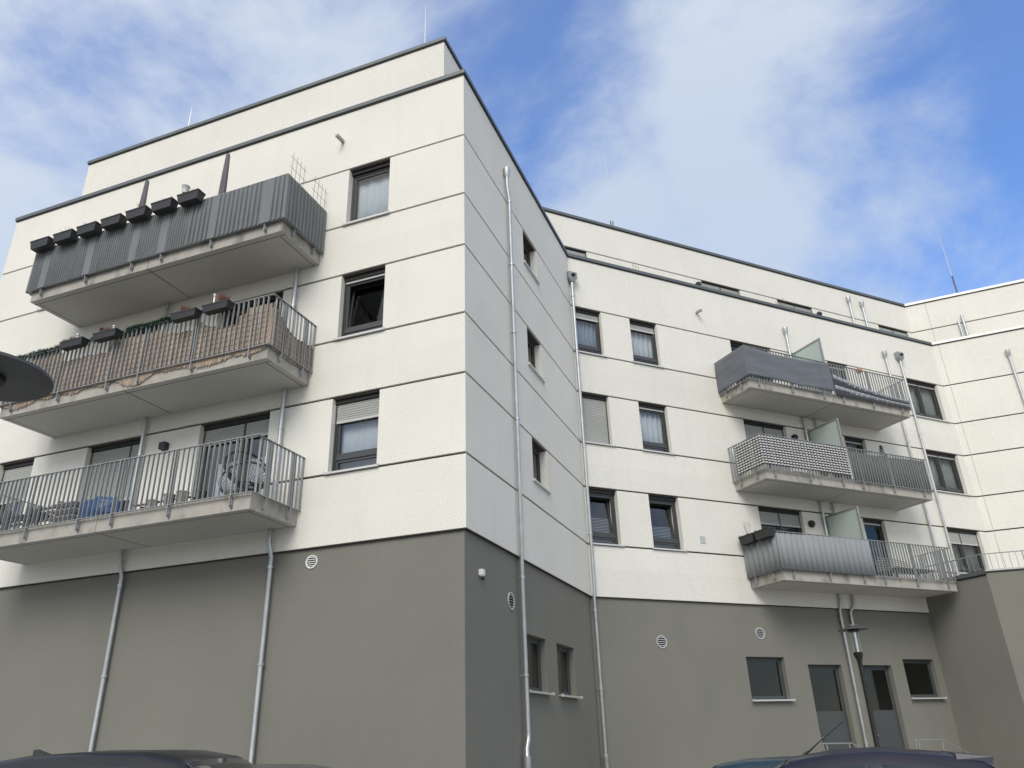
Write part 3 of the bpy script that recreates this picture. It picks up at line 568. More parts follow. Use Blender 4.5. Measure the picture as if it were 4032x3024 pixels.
def path_front(F, e0, e1, off, nstart, nend, a0=None, a1=None):
    """railing line: (position along, point function) from the wall on one side, along the front, to the wall again"""
    P = []
    if nstart is not None: P.append((e0, nstart))
    P += [(e0 if a0 is None else a0, off), (e1 if a1 is None else a1, off)]
    if nend is not None: P.append((e1, nend))
    L_ = [0]
    for (a, b), (c, d) in zip(P, P[1:]): L_.append(L_[-1]+math.hypot(c-a, d-b))
    def at(t):
        for k in range(len(P)-1):
            if t <= L_[k+1] or k == len(P)-2:
                u = (t-L_[k])/(L_[k+1]-L_[k]); ds = (P[k+1][0]-P[k][0])/(L_[k+1]-L_[k]); dn = (P[k+1][1]-P[k][1])/(L_[k+1]-L_[k])
                return P[k][0]+ds*(t-L_[k]), P[k][1]+dn*(t-L_[k]), -dn, ds
    return at, L_[-1], L_
# top balcony, left wing: pleated dark fabric over the outside of the bars
at, Lt, Lk = path_front(FA, -10.45, -3.355, RN+0.03, 0.02, 0.02)
post_t = [Lk[1]+(x+10.45) for x in PA]
def pleat_off(t):
    corner = min(abs(t-Lk[1]), abs(t-Lk[2]))
    near = min(abs(t-q) for q in post_t)
    if near < 0.10 or corner < 0.06: return 0.012
    fine = Lk[1] < t < Lk[1]+4.6
    per = 0.064 if fine else 0.117
    ph = (t/per) % 1.0
    if t > Lk[2]: ph = 1-ph
    return (0.046*ph**1.2 if not fine else 0.030*ph**1.1) - 0.012 + 0.003*math.sin(7*t)
def nrm_path(F, at, offs, z0f, z1f, Lt, nU, nV, M, t0=0.0, t1=None):
    t1 = Lt if t1 is None else t1
    def g(u, v):
        t = t0+(t1-t0)*u; s, n, vs, vn = at(t); o = offs(t, v)
        return F.p(s+vs*o, n+vn*o, z0f(t)+(z1f(t)-z0f(t))*v)
    return M.grid(g, nU, nV)
M = MB()
nrm_path(FA, at, lambda t, v: pleat_off(t)*(0.8+0.2*math.cos(3*v)), lambda t: RB[2]-0.02, lambda t: RT[2]-0.02+0.008*math.sin(2.3*t)-0.02*abs(math.sin(0.9*t)), Lt, 1400, 4, M)
M.build('privacy_screen', F_DK, None, smooth=False, label='dark grey pleated fabric screen around the topmost balcony of the left wing', cat='screen', loc=FA.p(-7, RN, RB[2]), solid=0.003)
# middle balcony, left wing: reed mat inside the bars with torn edges
at, Lt, Lk = path_front(FA, -10.39, -3.415, RN-0.036, 0.02, 0.02)
root = thing('reed_mat', 'torn brown reed mat behind the bars of the middle balcony', 'screen', FA.p(-7, RN-0.03, RB[1]))
M = MB(); t = 0.0
def topz(t):
    x = t-Lk[1]
    base = 0.84+0.05*math.sin(1.7*x+0.5)+0.02*math.sin(6.1*x)+0.012*math.sin(17*x)
    if x < 1.6: base = 0.96
    if 1.6 < x < 2.9: base -= 0.07
    if 2.9 <= x < 4.1: base += 0.05
    if 4.4 < x < 5.2: base -= 0.11
    if 5.3 < x < 6.2: base -= 0.22*math.sin((x-5.3)/0.9*math.pi*0.5+0.3)*0.8
    if 6.4 < x < 6.95: base += 0.10
    if t > Lk[2]: base = 0.93-0.42*math.sin(min(1, (t-Lk[2])/1.0)*math.pi*0.62)
    if t < Lk[1]: base = 0.8
    return RB[1]+max(0.3, base)
def botz(t):
    x = t-Lk[1]; d = 0.03
    for c, w, a in ((0.6, 0.5, 0.14), (1.4, 0.3, 0.05), (2.1, 0.35, 0.08), (2.9, 0.3, 0.06), (3.75, 0.5, 0.20), (4.6, 0.35, 0.05), (5.55, 0.75, 0.14), (6.55, 0.4, 0.10)): d += a*max(0.0, 1-((x-c)/w)**2)
    if t > Lk[2]: d = 0.03+0.04*math.sin(3*(t-Lk[2]))
    return RB[1]-max(0.0, d)
while t < Lt:
    wd = random.uniform(0.009, 0.015); s, n, vs, vn = at(t+wd/2); s1_, n1_, _, _ = at(min(Lt-0.001, t+wd)); s0_, n0_, _, _ = at(t)
    o = random.uniform(-0.004, 0.003); z1 = topz(t)+random.uniform(-0.012, 0.012); z0 = botz(t)+random.choice((0.0, 0.0, 0.03))+random.uniform(-0.02, 0.02)
    q = [FA.p(s0_+vs*(o+0.006), n0_+vn*(o+0.006), z0), FA.p(s1_+vs*(o+0.006), n1_+vn*(o+0.006), z0), FA.p(s1_+vs*(o-0.003), n1_+vn*(o-0.003), z0), FA.p(s0_+vs*(o-0.003), n0_+vn*(o-0.003), z0)]
    M.hexa(q, [(x, y, z1) for x, y, _ in q]); t += wd+0.001
M.build('reeds', REED, root, kind='stuff')
for k in range(7):
    z = RB[1]+0.05+k*0.115; M = MB(); pts = []
    for q in range(90):
        t = Lt*q/89; s, n, vs, vn = at(min(t, Lt-0.002)); pts.append(FA.p(s+vs*0.011, n+vn*0.011, min(z, topz(t)-0.02)+0.006*math.sin(9*t+k)))
    M.tube(pts, 0.0035, 4); M.build('binding_wire', WIRE, root)
# right wing, top balcony
at, Lt, Lk = path_front(FC, 5.195, 8.70, RN+0.05, 0.03, None)
M = MB(); nrm_path(FC, at, lambda t, v: 0.008*math.sin(5*t+4*v)+0.006*math.sin(11*v+2.2*t)+0.004*math.sin(23*v-3*t), lambda t: RB[2]+0.05+(0.05 if t > Lk[1] else 0.02)*abs(math.sin(0.9*t)), lambda t: RT[2]-0.05-(0.085*math.sin(min(1, (t-Lk[1])/3.4)*math.pi) if t > Lk[1] else 0.0), Lt, 120, 14, M)
M.sm = True; M.build('privacy_screen', F_GR, None, label='plain slate grey cloth screen on the topmost balcony of the right wing', cat='screen', loc=FC.p(7, RN, RB[2]), solid=0.004)
root = thing('strip_screen', 'light and dark grey strip screen sagging on the topmost balcony of the right wing', 'screen', FC.p(10.5, RN, RB[2]))
def sag(s): u = (s-8.78)/3.4; return 0.74-0.42*math.sin(u*math.pi*0.55)
lt, dk = MB(), MB(); nC = 15; cw = 3.38/nC
for r_ in range(4):
    M = dk if r_ % 2 == 0 else lt
    for c in range(nC):
        s0_ = 8.80+c*cw
        def cell(u, v):
            s = s0_+cw*u; hh = sag(s)/4; bul = math.sin(math.pi*u)
            if r_ % 2: return FC.p(s, RN+0.030+0.022*bul*math.sin(math.pi*v), RB[2]+hh*r_+hh*(v+(v-0.5)*(0.30*bul-0.34)))
            return FC.p(s, RN+0.024+0.012*bul, RB[2]-0.01+hh*r_+hh*v)
        M.grid(cell, 6, 4)
for M, m_, nm in ((lt, F_L2, 'light_strips'), (dk, F_D2, 'dark_strips')): M.sm = True; M.build(nm, m_, root, solid=0.003)
# right wing, middle balcony
at, Lt, Lk = path_front(FC, 5.215, 8.66, RN+0.02, 0.30, None)
root = thing('woven_screen', 'white basket weave screen on the middle balcony of the right wing', 'screen', FC.p(7, RN, RB[1]))
M = MB(); nrm_path(FC, at, lambda t, v: -0.012, lambda t: RB[1]+0.13, lambda t: RT[1]-0.05, Lt, 40, 1, M); M.build('weave_backing', F_WD, root, solid=0.003)
M = MB(); ncol = int(Lt/0.1165); rows = 11; rh = (RT[1]-RB[1]-0.19)/rows
for c in range(ncol):
    for r_ in range(rows):
        t0 = c*Lt/ncol; w_ = Lt/ncol; z0 = RB[1]+0.14+r_*rh; ph = 0.022 if (c+r_) % 2 else 0.012
        def cell(u, v):
            s, n, vs, vn = at(min(t0+w_*(0.06+0.88*u), Lt-1e-4)); o = ph*math.sin(math.pi*u); return FC.p(s+vs*o, n+vn*o, z0+rh*(0.5+(v-0.5)*0.62*(0.45+0.55*math.sin(math.pi*u))))
        M.grid(cell, 5, 2)
M.sm = True; M.build('weave_strips', F_WV, root, kind='stuff', solid=0.002)
at, Lt, Lk = path_front(FC, 8.78, 12.23, RN-0.03, None, 0.05)
M = MB(); nrm_path(FC, at, lambda t, v: 0.006*math.sin(2*math.pi*t/0.1165), lambda t: RB[1]+0.01, lambda t: RT[1]-0.09-0.03*math.sin(1.5*t), Lt, 200, 2, M)
M.build('privacy_screen', F_OL, None, smooth=True, label='olive grey screen behind the bars of the right half of the middle right balcony', cat='screen', loc=FC.p(10.5, RN, RB[1]), solid=0.003)
# right wing, lowest balcony
at, Lt, Lk = path_front(FC, 5.20, 8.68, RN+0.045, 0.03, None)
M = MB(); nrm_path(FC, at, lambda t, v: 0.018*math.cos(2*math.pi*t/0.205)+0.004*math.sin(2*math.pi*t/0.06), lambda t: RB[0]-0.01, lambda t: RT[0]-0.05-0.02*math.sin(1.1*t), Lt, 330, 2, M)
M.sm = True; M.build('privacy_screen', F_LT, None, label='pale corrugated plastic screen on the lowest balcony of the right wing', cat='screen', loc=FC.p(7, RN, RB[0]), solid=0.003)

# ------------------------------------------------------------------ planters and plants
def tuft(c, n, r, h, mt, name, parent, w=0.004, lean=0.6):
    M = MB()
    for _ in range(n):
        a = random.uniform(0, 2*math.pi); rr = r*math.sqrt(random.random()); x, y = c[0]+rr*math.cos(a), c[1]+rr*math.sin(a); hh = h*random.uniform(0.5, 1.0)
        dx, dy = lean*hh*random.uniform(-1, 1), lean*hh*random.uniform(-1, 1); b = random.uniform(0, math.pi); wx, wy = w*math.cos(b), w*math.sin(b)
        M.add([(x-wx, y-wy, c[2]), (x+wx, y+wy, c[2]), (x+wx*0.8+dx*0.6, y+wy*0.8+dy*0.6, c[2]+hh*0.6), (x+dx, y+dy, c[2]+hh), (x-wx*0.8+dx*0.6, y-wy*0.8+dy*0.6, c[2]+hh*0.6)], [(0,1,2,4),(4,2,3)])
    return M.build(name, mt, parent)
def twigs(base, n, h, spread, name, parent, mt=None, r=0.004):
    M = MB()
    for _ in range(n):
        p = Vector(base)+Vector((random.uniform(-spread, spread)*0.3, random.uniform(-spread, spread)*0.3, 0)); d = Vector((random.uniform(-spread, spread), random.uniform(-spread, spread), h*random.uniform(0.6, 1)))
        k = Vector((random.uniform(-0.05, 0.05), random.uniform(-0.05, 0.05), 0)); M.tube([p, p+d*0.5+k, p+d], [r, r*0.8, r*0.4], 5)
        for _ in range(3):
            q = p+d*random.uniform(0.4, 0.9)+k*0.5; M.tube([q, q+Vector((random.uniform(-1, 1)*spread*0.6, random.uniform(-1, 1)*spread*0.6, h*random.uniform(0.1, 0.3)))], [r*0.6, r*0.3], 4)
    return M.build(name, mt or TREE_B, parent)
def trough(F, s0, s1, nc, ztop, label, group, hh=0.20, dp=0.10, side=False):
    """tapered flower trough hooked over a railing; side: runs along n instead of s"""
    sm = (s0+s1)/2; loc = F.p(sm, nc, ztop-hh) if not side else F.p(nc, sm, ztop-hh)
    o = thing('flower_trough', label, 'planter', loc, group)
    def pt(a, b, z): return F.p(a, nc+b, z) if not side else F.p(nc+b, a, z)
    def q(i, z, d): return [pt(s0+i, d, z), pt(s1-i, d, z), pt(s1-i, -d, z), pt(s0+i, -d, z)][::(1 if not side else -1)]
    M = MB(); M.hexa(q(0.042, ztop-hh, dp*0.74), q(0.012, ztop-0.03, dp*0.94)); M.build('trough', PLAN, o)
    M = MB(); M.hexa(q(0.0, ztop-0.029, dp*1.02), q(0.0, ztop-0.001, dp*1.02)); M.build('rim', PLAN, o)
    M = MB(); M.hexa(q(0.03, ztop, dp*0.82), q(0.03, ztop+0.004, dp*0.82)); M.build('soil', TREE_B, o)
    for a in (s0+0.15, s1-0.15):
        M = MB(); M.tube([pt(a, -dp*1.0, ztop-0.02), pt(a, -dp*1.0-0.05, ztop+0.012), pt(a, -dp-0.10, ztop-0.05)], 0.008, 5); M.build('hook', BLK, o)
    return o
pos = ('leftmost, at the left end', 'second from the left', 'third from the left', 'fourth from the left', 'fifth from the left', 'sixth from the left', 'rightmost, beside the silver pot')
for k in range(7):
    a = -10.44+k*0.72; o = trough(FA, a+0.04, a+0.63, 1.565, 10.99+H, 'black flower trough on the topmost left balcony, '+pos[k], 'troughs on the topmost left balcony', hh=0.215, dp=0.115)
    c = FA.p(a+0.33, 1.565, 11.02+H)
    if k in (1, 2, 4, 5, 6): tuft((c[0]+0.1*random.uniform(-1, 1), c[1], c[2]), 26, 0.10, 0.09, LEAF if k % 2 else HEATH, 'plant', o)
    if k in (1, 4): twigs(c, 3, 0.22, 0.08, 'dead_stem', o, r=0.003)
o = thing('silver_pot', 'small silver metal pot standing on the rightmost trough of the topmost balcony', 'pot', FA.p(-5.92, 1.62, 11.03+H))
M = MB(); M.lathe([(0.055, 0.0), (0.06, 0.02), (0.085, 0.17), (0.09, 0.175), (0.082, 0.17), (0.055, 0.03), (0.0005, 0.03)], FA.p(-5.92, 1.62, 11.03+H), 18); M.build('pot_body', SILL, o)
M = MB(); c = FA.p(-5.92, 1.62, 11.03+H); M.tube([(c[0]-0.086, c[1], c[2]+0.16), (c[0]-0.10, c[1]-0.02, c[2]+0.21), (c[0]-0.05, c[1]-0.03, c[2]+0.235)], 0.006, 6); M.build('handle', BLK, o)
mid = ((-8.64, 'with a low dry plant, leftmost'), (-7.73, 'with heather and a small dark figure'), (-5.70, 'with brown heather beside the green garland'), (-4.92, 'with reddish heather and a silver lamp, rightmost'))
for k, (a, tx) in enumerate(mid):
    o = trough(FA, a, a+0.64, 1.545, 7.955+H, 'black flower trough on the middle left balcony, '+tx, 'troughs on the middle left balcony', hh=0.155, dp=0.10)
    c = FA.p(a+0.32, 1.545, 7.955+H); tuft((c[0]+(0.12 if k == 3 else -0.02), c[1], c[2]), 260, 0.10, (0.10, 0.13, 0.15, 0.22)[k], HEATH, 'heather', o, 0.003, 0.35)
    if k in (0, 2): tuft((c[0]-0.2, c[1], c[2]), 60, 0.10, 0.07, LEAF, 'leaves', o, 0.008, 0.8)
    if k == 1:
        M = MB(); M.lathe([(0.03, 0), (0.03, 0.13), (0.036, 0.14), (0.036, 0.16), (0.0005, 0.165)], (c[0]-0.22, c[1], c[2]), 12); M.build('dark_figure', BLK, o)
for s, z, hh, lab in ((-8.28, 7.955+H, 0.17, 'leftmost silver garden lamp, in the trough with the low dry plant'), (-7.28, 7.955+H, 0.14, 'short silver garden lamp in the second trough of the middle balcony'), (-4.72, 7.955+H, 0.27, 'tall silver garden lamp beside the reddish heather')):
    c = FA.p(s, 1.545, z); o = thing('garden_lamp', lab, 'garden lamp', c, 'small garden lamps in the troughs')
    M = MB(); M.tube([c, (c[0], c[1], c[2]+hh*0.7)], 0.016, 8); M.build('stem', SILL, o); M = MB(); M.lathe([(0.016, hh*0.7), (0.03, hh*0.76), (0.03, hh*0.95), (0.0005, hh)], c, 10); M.build('lamp_head', SILL, o)
o = thing('garland', 'dark green needle garland wound along the middle left handrail', 'garland', FA.p(-7, RN, RT[1]))
M = MB()
for a, b, dn in ((-10.3, -8.66, 0.5), (-8.0, -7.75, 0.5), (-7.05, -5.72, 1.0), (-5.06, -4.93, 0.5)):
    for _ in range(int((b-a)*2600*dn)):
        s = random.uniform(a, b); th = random.uniform(0, 2*math.pi); r_ = random.uniform(0.01, 0.07); n = RN+r_*math.cos(th); z = RT[1]+0.01+r_*math.sin(th)+0.012*math.sin(9*s)
        d = Vector((random.uniform(-1, 1), random.uniform(-1, 1), random.uniform(-0.6, 1))).normalized()*random.uniform(0.03, 0.07); p = Vector(FA.p(s, n, z)); w_ = d.cross(Vector((0.3, 0.5, 0.8))).normalized()*0.007
        M.add([p-w_, p+w_, p+d], [(0, 1, 2)])
M.build('needles', LEAF, o, kind='stuff')
M = MB(); M.tube([FA.p(-10.3+k*0.15, RN+0.01*math.sin(k), RT[1]+0.012) for k in range(38)], 0.008, 5); M.build('garland_wire', BLK, o)
# two closed parasols behind the troughs
PARA = mat('parasol_cloth', (0.13, 0.125, 0.14), 0.9, var=0.15, vscale=8, stretch=(1, 1, 0.2))
for s, lab in ((-7.74, 'left closed grey parasol rising behind the black troughs'), (-5.39, 'right closed grey parasol near the end of the black troughs')):
    c = FA.p(s, 1.1, FLOOR[2]); o = thing('closed_parasol', lab, 'parasol', c, 'closed parasols on the topmost balcony')
    M = MB(); k_ = 14; prof = [(0.045, 0.75), (0.082, 0.78), (0.080, 1.1), (0.072, 1.6), (0.058, 2.1), (0.045, 2.5), (0.035, 2.56), (0.0005, 2.565)]
    M.lathe(prof, c, 14)
    for i, v in enumerate(M.v):
        j = i % 14; dx, dy = v[0]-c[0], v[1]-c[1]; f = 1+(0.10 if j % 2 else -0.10); M.v[i] = (c[0]+dx*f, c[1]+dy*f, v[2])
    M.build('folded_cloth', PARA, o); M = MB(); M.tube([c, (c[0], c[1], c[2]+0.8)], 0.02, 8); M.build('pole', GALV, o); M = MB(); M.lathe([(0.22, 0), (0.22, 0.05), (0.05, 0.08), (0.0005, 0.08)], c, 18); M.build('base', CON, o)
# wire trellis panels on the top balcony end
for k, n0 in enumerate((0.86, 0.06)):
    o = MB()
    for q in range(4): o.tube([(-3.39, -(n0+0.03+q*0.145), RT[2]-0.3), (-3.39+0.01*q, -(n0+0.03+q*0.145), 11.51+H)], 0.004, 5)
    for q in range(2): o.tube([(-3.39, -(n0-0.05), 11.14+0.25*q+H), (-3.39, -(n0+0.52), 11.14+0.27*q+H)], 0.004, 5)
    o.build('wire_trellis', WIRE, None, label=('thin wire trellis at the front corner of the topmost balcony', 'thin wire trellis beside the wall at the topmost balcony end')[k], cat='trellis', group='wire trellises', loc=(-3.39, -n0-0.25, RT[2]))
# right wing: two pots on the side of the lowest balcony, twiggy plant
for k, (a, b) in enumerate(((0.12, 0.72), (0.78, 1.40))):
    o = trough(FC, a, b, 5.10, 5.17+H, ('black flower trough with dry stalks next to the wall on the lowest right balcony', 'black flower trough at the front corner of the lowest right balcony')[k], 'troughs on the lowest right balcony', hh=0.24, dp=0.115, side=True)
    if k == 0: twigs(FC.p(5.10, 0.45, 5.17+H), 7, 0.42, 0.14, 'dry_stalks', o, r=0.003)
# pots and plants
TERRA = mat('terracotta', (0.45, 0.17, 0.10), 0.8, var=0.15, vscale=9); FLY = mat('yellow_petal', (0.75, 0.55, 0.05), 0.7); FLO = mat('orange_petal', (0.65, 0.25, 0.12), 0.7); CON_G = mat('conifer', (0.02, 0.05, 0.025), 0.8, var=0.3, vscale=25)
c = FC.p(10.35, 1.22, RT[2]-0.02); o = thing('terracotta_ball', 'orange terracotta ball on the handrail of the topmost right balcony', 'ornament', c)
M = MB(); M.lathe([(0.0005, 0)]+[(0.105*math.sin(math.pi*k/10), 0.105-0.105*math.cos(math.pi*k/10)) for k in range(1, 10)]+[(0.0005, 0.21)], c, 16); M.build('ball', TERRA, o); M = MB(); M.tube([(c[0], c[1], c[2]-1.0), (c[0], c[1], c[2]+0.01)], 0.008, 6); M.build('stake', TREE_B, o)
for s, mt, lab in ((7.85, FLY, 'yellow flowers peeping over the woven white screen'), (8.35, FLO, 'orange flowers beside the middle frosted divider')):
    c = FC.p(s, 1.15, FLOOR[1]); o = thing('flower_pot', lab, 'flowers', c, 'flowers behind the woven screen')
    M = MB(); M.lathe([(0.10, 0), (0.14, 0.3), (0.15, 0.3), (0.15, 0.34), (0.13, 0.34), (0.0005, 0.3)], c, 14); M.build('pot', TERRA, o); tuft((c[0], c[1], c[2]+0.3), 60, 0.08, 0.72, LEAF, 'stems', o, 0.004, 0.15); tuft((c[0], c[1], c[2]+0.95), 80, 0.16, 0.12, mt, 'petals', o, 0.015, 0.8)
c = FC.p(10.65, 1.1, FLOOR[1]); o = thing('small_conifer', 'small potted conifer rising above the olive screen', 'plant', c)
M = MB(); M.lathe([(0.11, 0), (0.15, 0.32), (0.16, 0.34), (0.14, 0.34), (0.0005, 0.31)], c, 14); M.build('pot', TERRA, o); M = MB(); M.tube([(c[0], c[1], c[2]+0.3), (c[0], c[1], c[2]+1.45)], [0.016, 0.005], 6); M.build('trunk', TREE_B, o)
M = MB()
for _ in range(1100):
    t = random.random()**0.8; z = c[2]+0.40+1.05*t; r_ = 0.20*(1-t)+0.02; a = random.uniform(0, 6.28); rr = r_*math.sqrt(random.random()); p = Vector((c[0]+rr*math.cos(a), c[1]+rr*math.sin(a), z)); d = Vector((math.cos(a), math.sin(a), random.uniform(-0.2, 0.7)))*random.uniform(0.03, 0.07); w_ = Vector((-math.sin(a), math.cos(a), 0))*0.008
    M.add([p-w_, p+w_, p+d], [(0, 1, 2)])
M.build('crown', CON_G, o)
# ------------------------------------------------------------------ furniture on the lowest left balcony
CORD = mat('chair_cord', (0.10, 0.10, 0.10), 0.6); BAG = mat('blue_bag', (0.025, 0.085, 0.26), 0.35, var=0.3, vscale=8, bump=0.5, bscale=14); CLO = mat('grey_cushion', (0.34, 0.32, 0.31), 0.9, var=0.1, vscale=12, bump=0.4, bscale=18); WOODD = mat('dark_slats', (0.045, 0.048, 0.05), 0.6)
def wire_chair(c, ang, label, cords):
    o = thing('round_wire_chair', label, 'chair', c, 'round wire chairs'); Rz = Matrix.Rotation(ang, 3, 'Z')
    tilt = Matrix.Rotation(R(64), 3, 'X'); C0 = Vector((0, 0.05, 0.60)); out_ = []; inn = []
    for k in range(36):
        a = 2*math.pi*k/36; p = tilt @ Vector((0.42*math.cos(a), 0.46*math.sin(a), 0.0)); out_.append(Rz @ (C0+p)+Vector(c))
        p2 = Vector((0.13*math.cos(a), 0.13*math.sin(a)-0.02, -0.26)); inn.append(Rz @ (C0+p2)+Vector(c))
    M = MB(); M.tube(out_, 0.022, 8, closed=True); M.build('outer_ring', BLK, o); M = MB(); M.tube(inn, 0.012, 6, closed=True); M.build('inner_ring', BLK, o)
    M = MB()
    for k in range(36): M.tube([out_[k], out_[k]*0.45+inn[k]*0.55+Vector((0, 0, -0.05)), inn[k]], 0.007, 4)
    M.build('cords', cords, o)
    for k in range(4):
        a = math.pi/4+k*math.pi/2; M = MB(); M.tube([Rz @ (C0+Vector((0.12*math.cos(a), 0.12*math.sin(a), -0.26)))+Vector(c), Rz @ Vector((0.34*math.cos(a), 0.34*math.sin(a), 0.0))+Vector(c)], 0.011, 6); M.build('leg', BLK, o)
wire_chair(FA.p(-4.35, 0.55, FLOOR[0]+0.001), R(25), 'round black wire chair nearer the door on the lowest left balcony', CORD)
wire_chair(FA.p(-3.92, 0.93, FLOOR[0]+0.001), R(62), 'round black wire chair by the railing corner of the lowest left balcony', BLK)
c = FA.p(-7.16, 1.08, FLOOR[0]+0.001); M = MB()
def bagp(u, v):
    th = 2*math.pi*u; ph = math.pi*(v-0.5); k = 1+0.07*math.sin(5*th+3*v)+0.05*math.sin(9*ph+2*th)
    return (c[0]+0.44*math.copysign(abs(math.cos(ph))**0.6, 1)*math.cos(th)*k, c[1]+0.24*math.cos(ph)**0.6*math.sin(th)*k if math.cos(ph) > 0 else c[1], c[2]+0.225+0.22*math.copysign(abs(math.sin(ph))**0.7, math.sin(ph))*k)
M.grid(bagp, 32, 14); M.v = [(x, y, max(z, c[2])) for x, y, z in M.v]; M.sm = True; M.build('blue_sack', BAG, None, label='bulging blue plastic sack lying behind the lowest left railing', cat='sack', loc=c)
c = FA.p(-8.22, 0.85, FLOOR[0]+0.001); o = thing('cushion_stack', 'stack of grey cushions beside the blue sack', 'cushions', c)
for k in range(4):
    M = MB(); hw, hd = 0.40-0.02*k, 0.27; z0 = c[2]+0.005+k*0.135
    def cz(u, v):
        x = (u-0.5)*2; y = (v-0.5)*2; r_ = (1-x**6)*(1-y**6); return x, y, r_
    M.grid(lambda u, v: (c[0]+0.02*k+(u-0.5)*2*hw, c[1]+(v-0.5)*2*hd, z0+0.065+0.06*(1-abs(2*u-1)**6)*(1-abs(2*v-1)**6)), 10, 8); M.grid(lambda u, v: (c[0]+0.02*k+(u-0.5)*2*hw, c[1]+(0.5-v)*2*hd, z0+0.065-0.06*(1-abs(2*u-1)**6)*(1-abs(2*v-1)**6)), 10, 8)
    M.sm = True; M.build('cushion', CLO, o)
c = FA.p(-9.18, 0.95, FLOOR[0]+0.001); o = thing('slatted_bench', 'dark slatted garden bench at the left end of the lowest left balcony', 'bench', c)
for k in range(5):
    M = MB(); z = c[2]+0.36; y = c[1]-0.18+k*0.09; M.box(c[0]-0.42, c[0]+0.42, y, y+0.065, z, z+0.022); M.build('seat_slat', WOODD, o)
for k in range(4):
    M = MB(); z = c[2]+0.16+0.09*k; M.box(c[0]-0.38, c[0]+0.38, c[1]-0.20, c[1]-0.18, z, z+0.035) if k < 2 else M.box(c[0]-0.42, c[0]+0.42, c[1]+0.25, c[1]+0.27, c[2]+0.3+0.09*k, c[2]+0.36+0.09*k); M.build('slat', WOODD, o)
for sx in (-1, 1):
    for sy in (-0.19, 0.25): M = MB(); M.box(c[0]+sx*0.42-0.03, c[0]+sx*0.42+0.03, c[1]+sy-0.02, c[1]+sy+0.04, c[2], c[2]+(0.5 if sy < 0 else 0.7)); M.build('leg', WOODD, o)
STONE = mat('pot_grey', (0.30, 0.28, 0.26), 0.9, var=0.25, vscale=10)
for k, (s, hgt, r_, mt, lab) in enumerate(((-6.02, 0.10, 0.05, BLK, 'tiny black pot on the lowest left balcony floor, first right of the blue sack'), (-5.80, 0.20, 0.09, STONE, 'grey stone pot on the lowest left balcony floor'), (-5.42, 0.26, 0.10, STONE, 'taller grey pot beside the stone pot on the lowest left balcony'), (-5.12, 0.27, 0.11, STONE, 'bulky grey pot before the bright wall of the lowest left balcony'), (-4.62, 0.20, 0.08, BLK, 'small dark pot left of the wire chairs'))):
    c = FA.p(s, 1.18, FLOOR[0]+0.001); M = MB(); M.lathe([(r_*0.7, 0), (r_*0.95, hgt*0.5), (r_, hgt*0.9), (r_*1.08, hgt*0.92), (r_*1.08, hgt), (r_*0.9, hgt), (0.0005, hgt*0.86)], c, 14); M.build('plant_pot', mt, None, label=lab, cat='pot', group='pots on the lowest left balcony floor', loc=c)
# slatted lounger on the lowest right balcony
c = FC.p(10.95, 0.75, FLOOR[0]+0.001); o = thing('slatted_lounger', 'grey slatted lounger behind the open bars of the lowest right balcony', 'lounger', c)
for k in range(9):
    M = MB(); s = 10.05+k*0.12; zz = FLOOR[0]+0.36+(0 if k < 5 else 0)
    fbox(M, FC, 10.08, 11.75, 0.45+k*0.07, 0.50+k*0.07, FLOOR[0]+0.34+0.02*math.sin(k), FLOOR[0]+0.36+0.02*math.sin(k)); M.build('slat', WOODD, o)
for k in range(6):
    M = MB(); z = FLOOR[0]+0.42+0.075*k; M.tube([FC.p(10.05+0.05*k, 0.42-0.03*k, z-0.06), FC.p(10.4, 0.40-0.03*k, z+0.05), FC.p(11.2, 0.38-0.03*k, z+0.03), FC.p(11.85-0.03*k, 0.36-0.03*k, z-0.02)], 0.016, 6); M.build('back_slat', GALV, o)
for a, b in ((10.12, 0.48), (11.7, 0.48), (10.12, 1.02), (11.7, 1.02)): M = MB(); fbox(M, FC, a-0.025, a+0.025, b-0.025, b+0.025, FLOOR[0]+0.001, FLOOR[0]+0.34); M.build('leg', WOODD, o)
# rooftop bits above the parapets
zp = Z['zp']
c = FC.p(2.88, -0.42, zp-0.2); o = thing('planter_trellis', 'thin wooden trellis in a planter on the right wing roof terrace edge', 'trellis', c)
M = MB(); fbox(M, FC, 2.75, 3.05, -0.52, -0.36, 14.98, zp+0.05); M.build('planter', PLAN, o)
M = MB()
for k in range(3): M.tube([FC.p(2.80+0.10*k, -0.44, zp), FC.p(2.78+0.115*k, -0.44, zp+0.62-0.06*k)], 0.007, 5)
for z in (0.14, 0.36, 0.52): M.tube([FC.p(2.78, -0.44, zp+z), FC.p(3.02, -0.44, zp+z-0.02)], 0.005, 5)
M.build('lattice', mat('lattice_wood', (0.42, 0.26, 0.13), 0.8), o)
GRL = mat('cover_grey', (0.22, 0.23, 0.23), 0.7)
c = FC.p(5.75, -0.6, 14.98); o = thing('covered_grill', 'grey covered grill behind the right wing parapet', 'grill', c)
M = MB(); q = [FC.p(5.45, -0.35, 14.99), FC.p(6.15, -0.35, 14.99), FC.p(6.15, -0.85, 14.99), FC.p(5.45, -0.85, 14.99)]; q2 = [FC.p(5.42, -0.35, zp+0.02), FC.p(6.2, -0.35, zp+0.02), FC.p(6.2, -0.85, zp+0.02), FC.p(5.42, -0.85, zp+0.02)]; q3 = [FC.p(5.56, -0.42, zp+0.30), FC.p(5.98, -0.42, zp+0.28), FC.p(5.98, -0.8, zp+0.28), FC.p(5.56, -0.8, zp+0.30)]
M.hexa(q, q2); M.hexa(q2, q3); M.build('cover', GRL, o)
M = MB(); M.tube([FC.p(5.52, -0.45, zp+0.28), FC.p(5.56, -0.45, zp+0.46)], 0.015, 6); M.build('chimney', BLK, o)
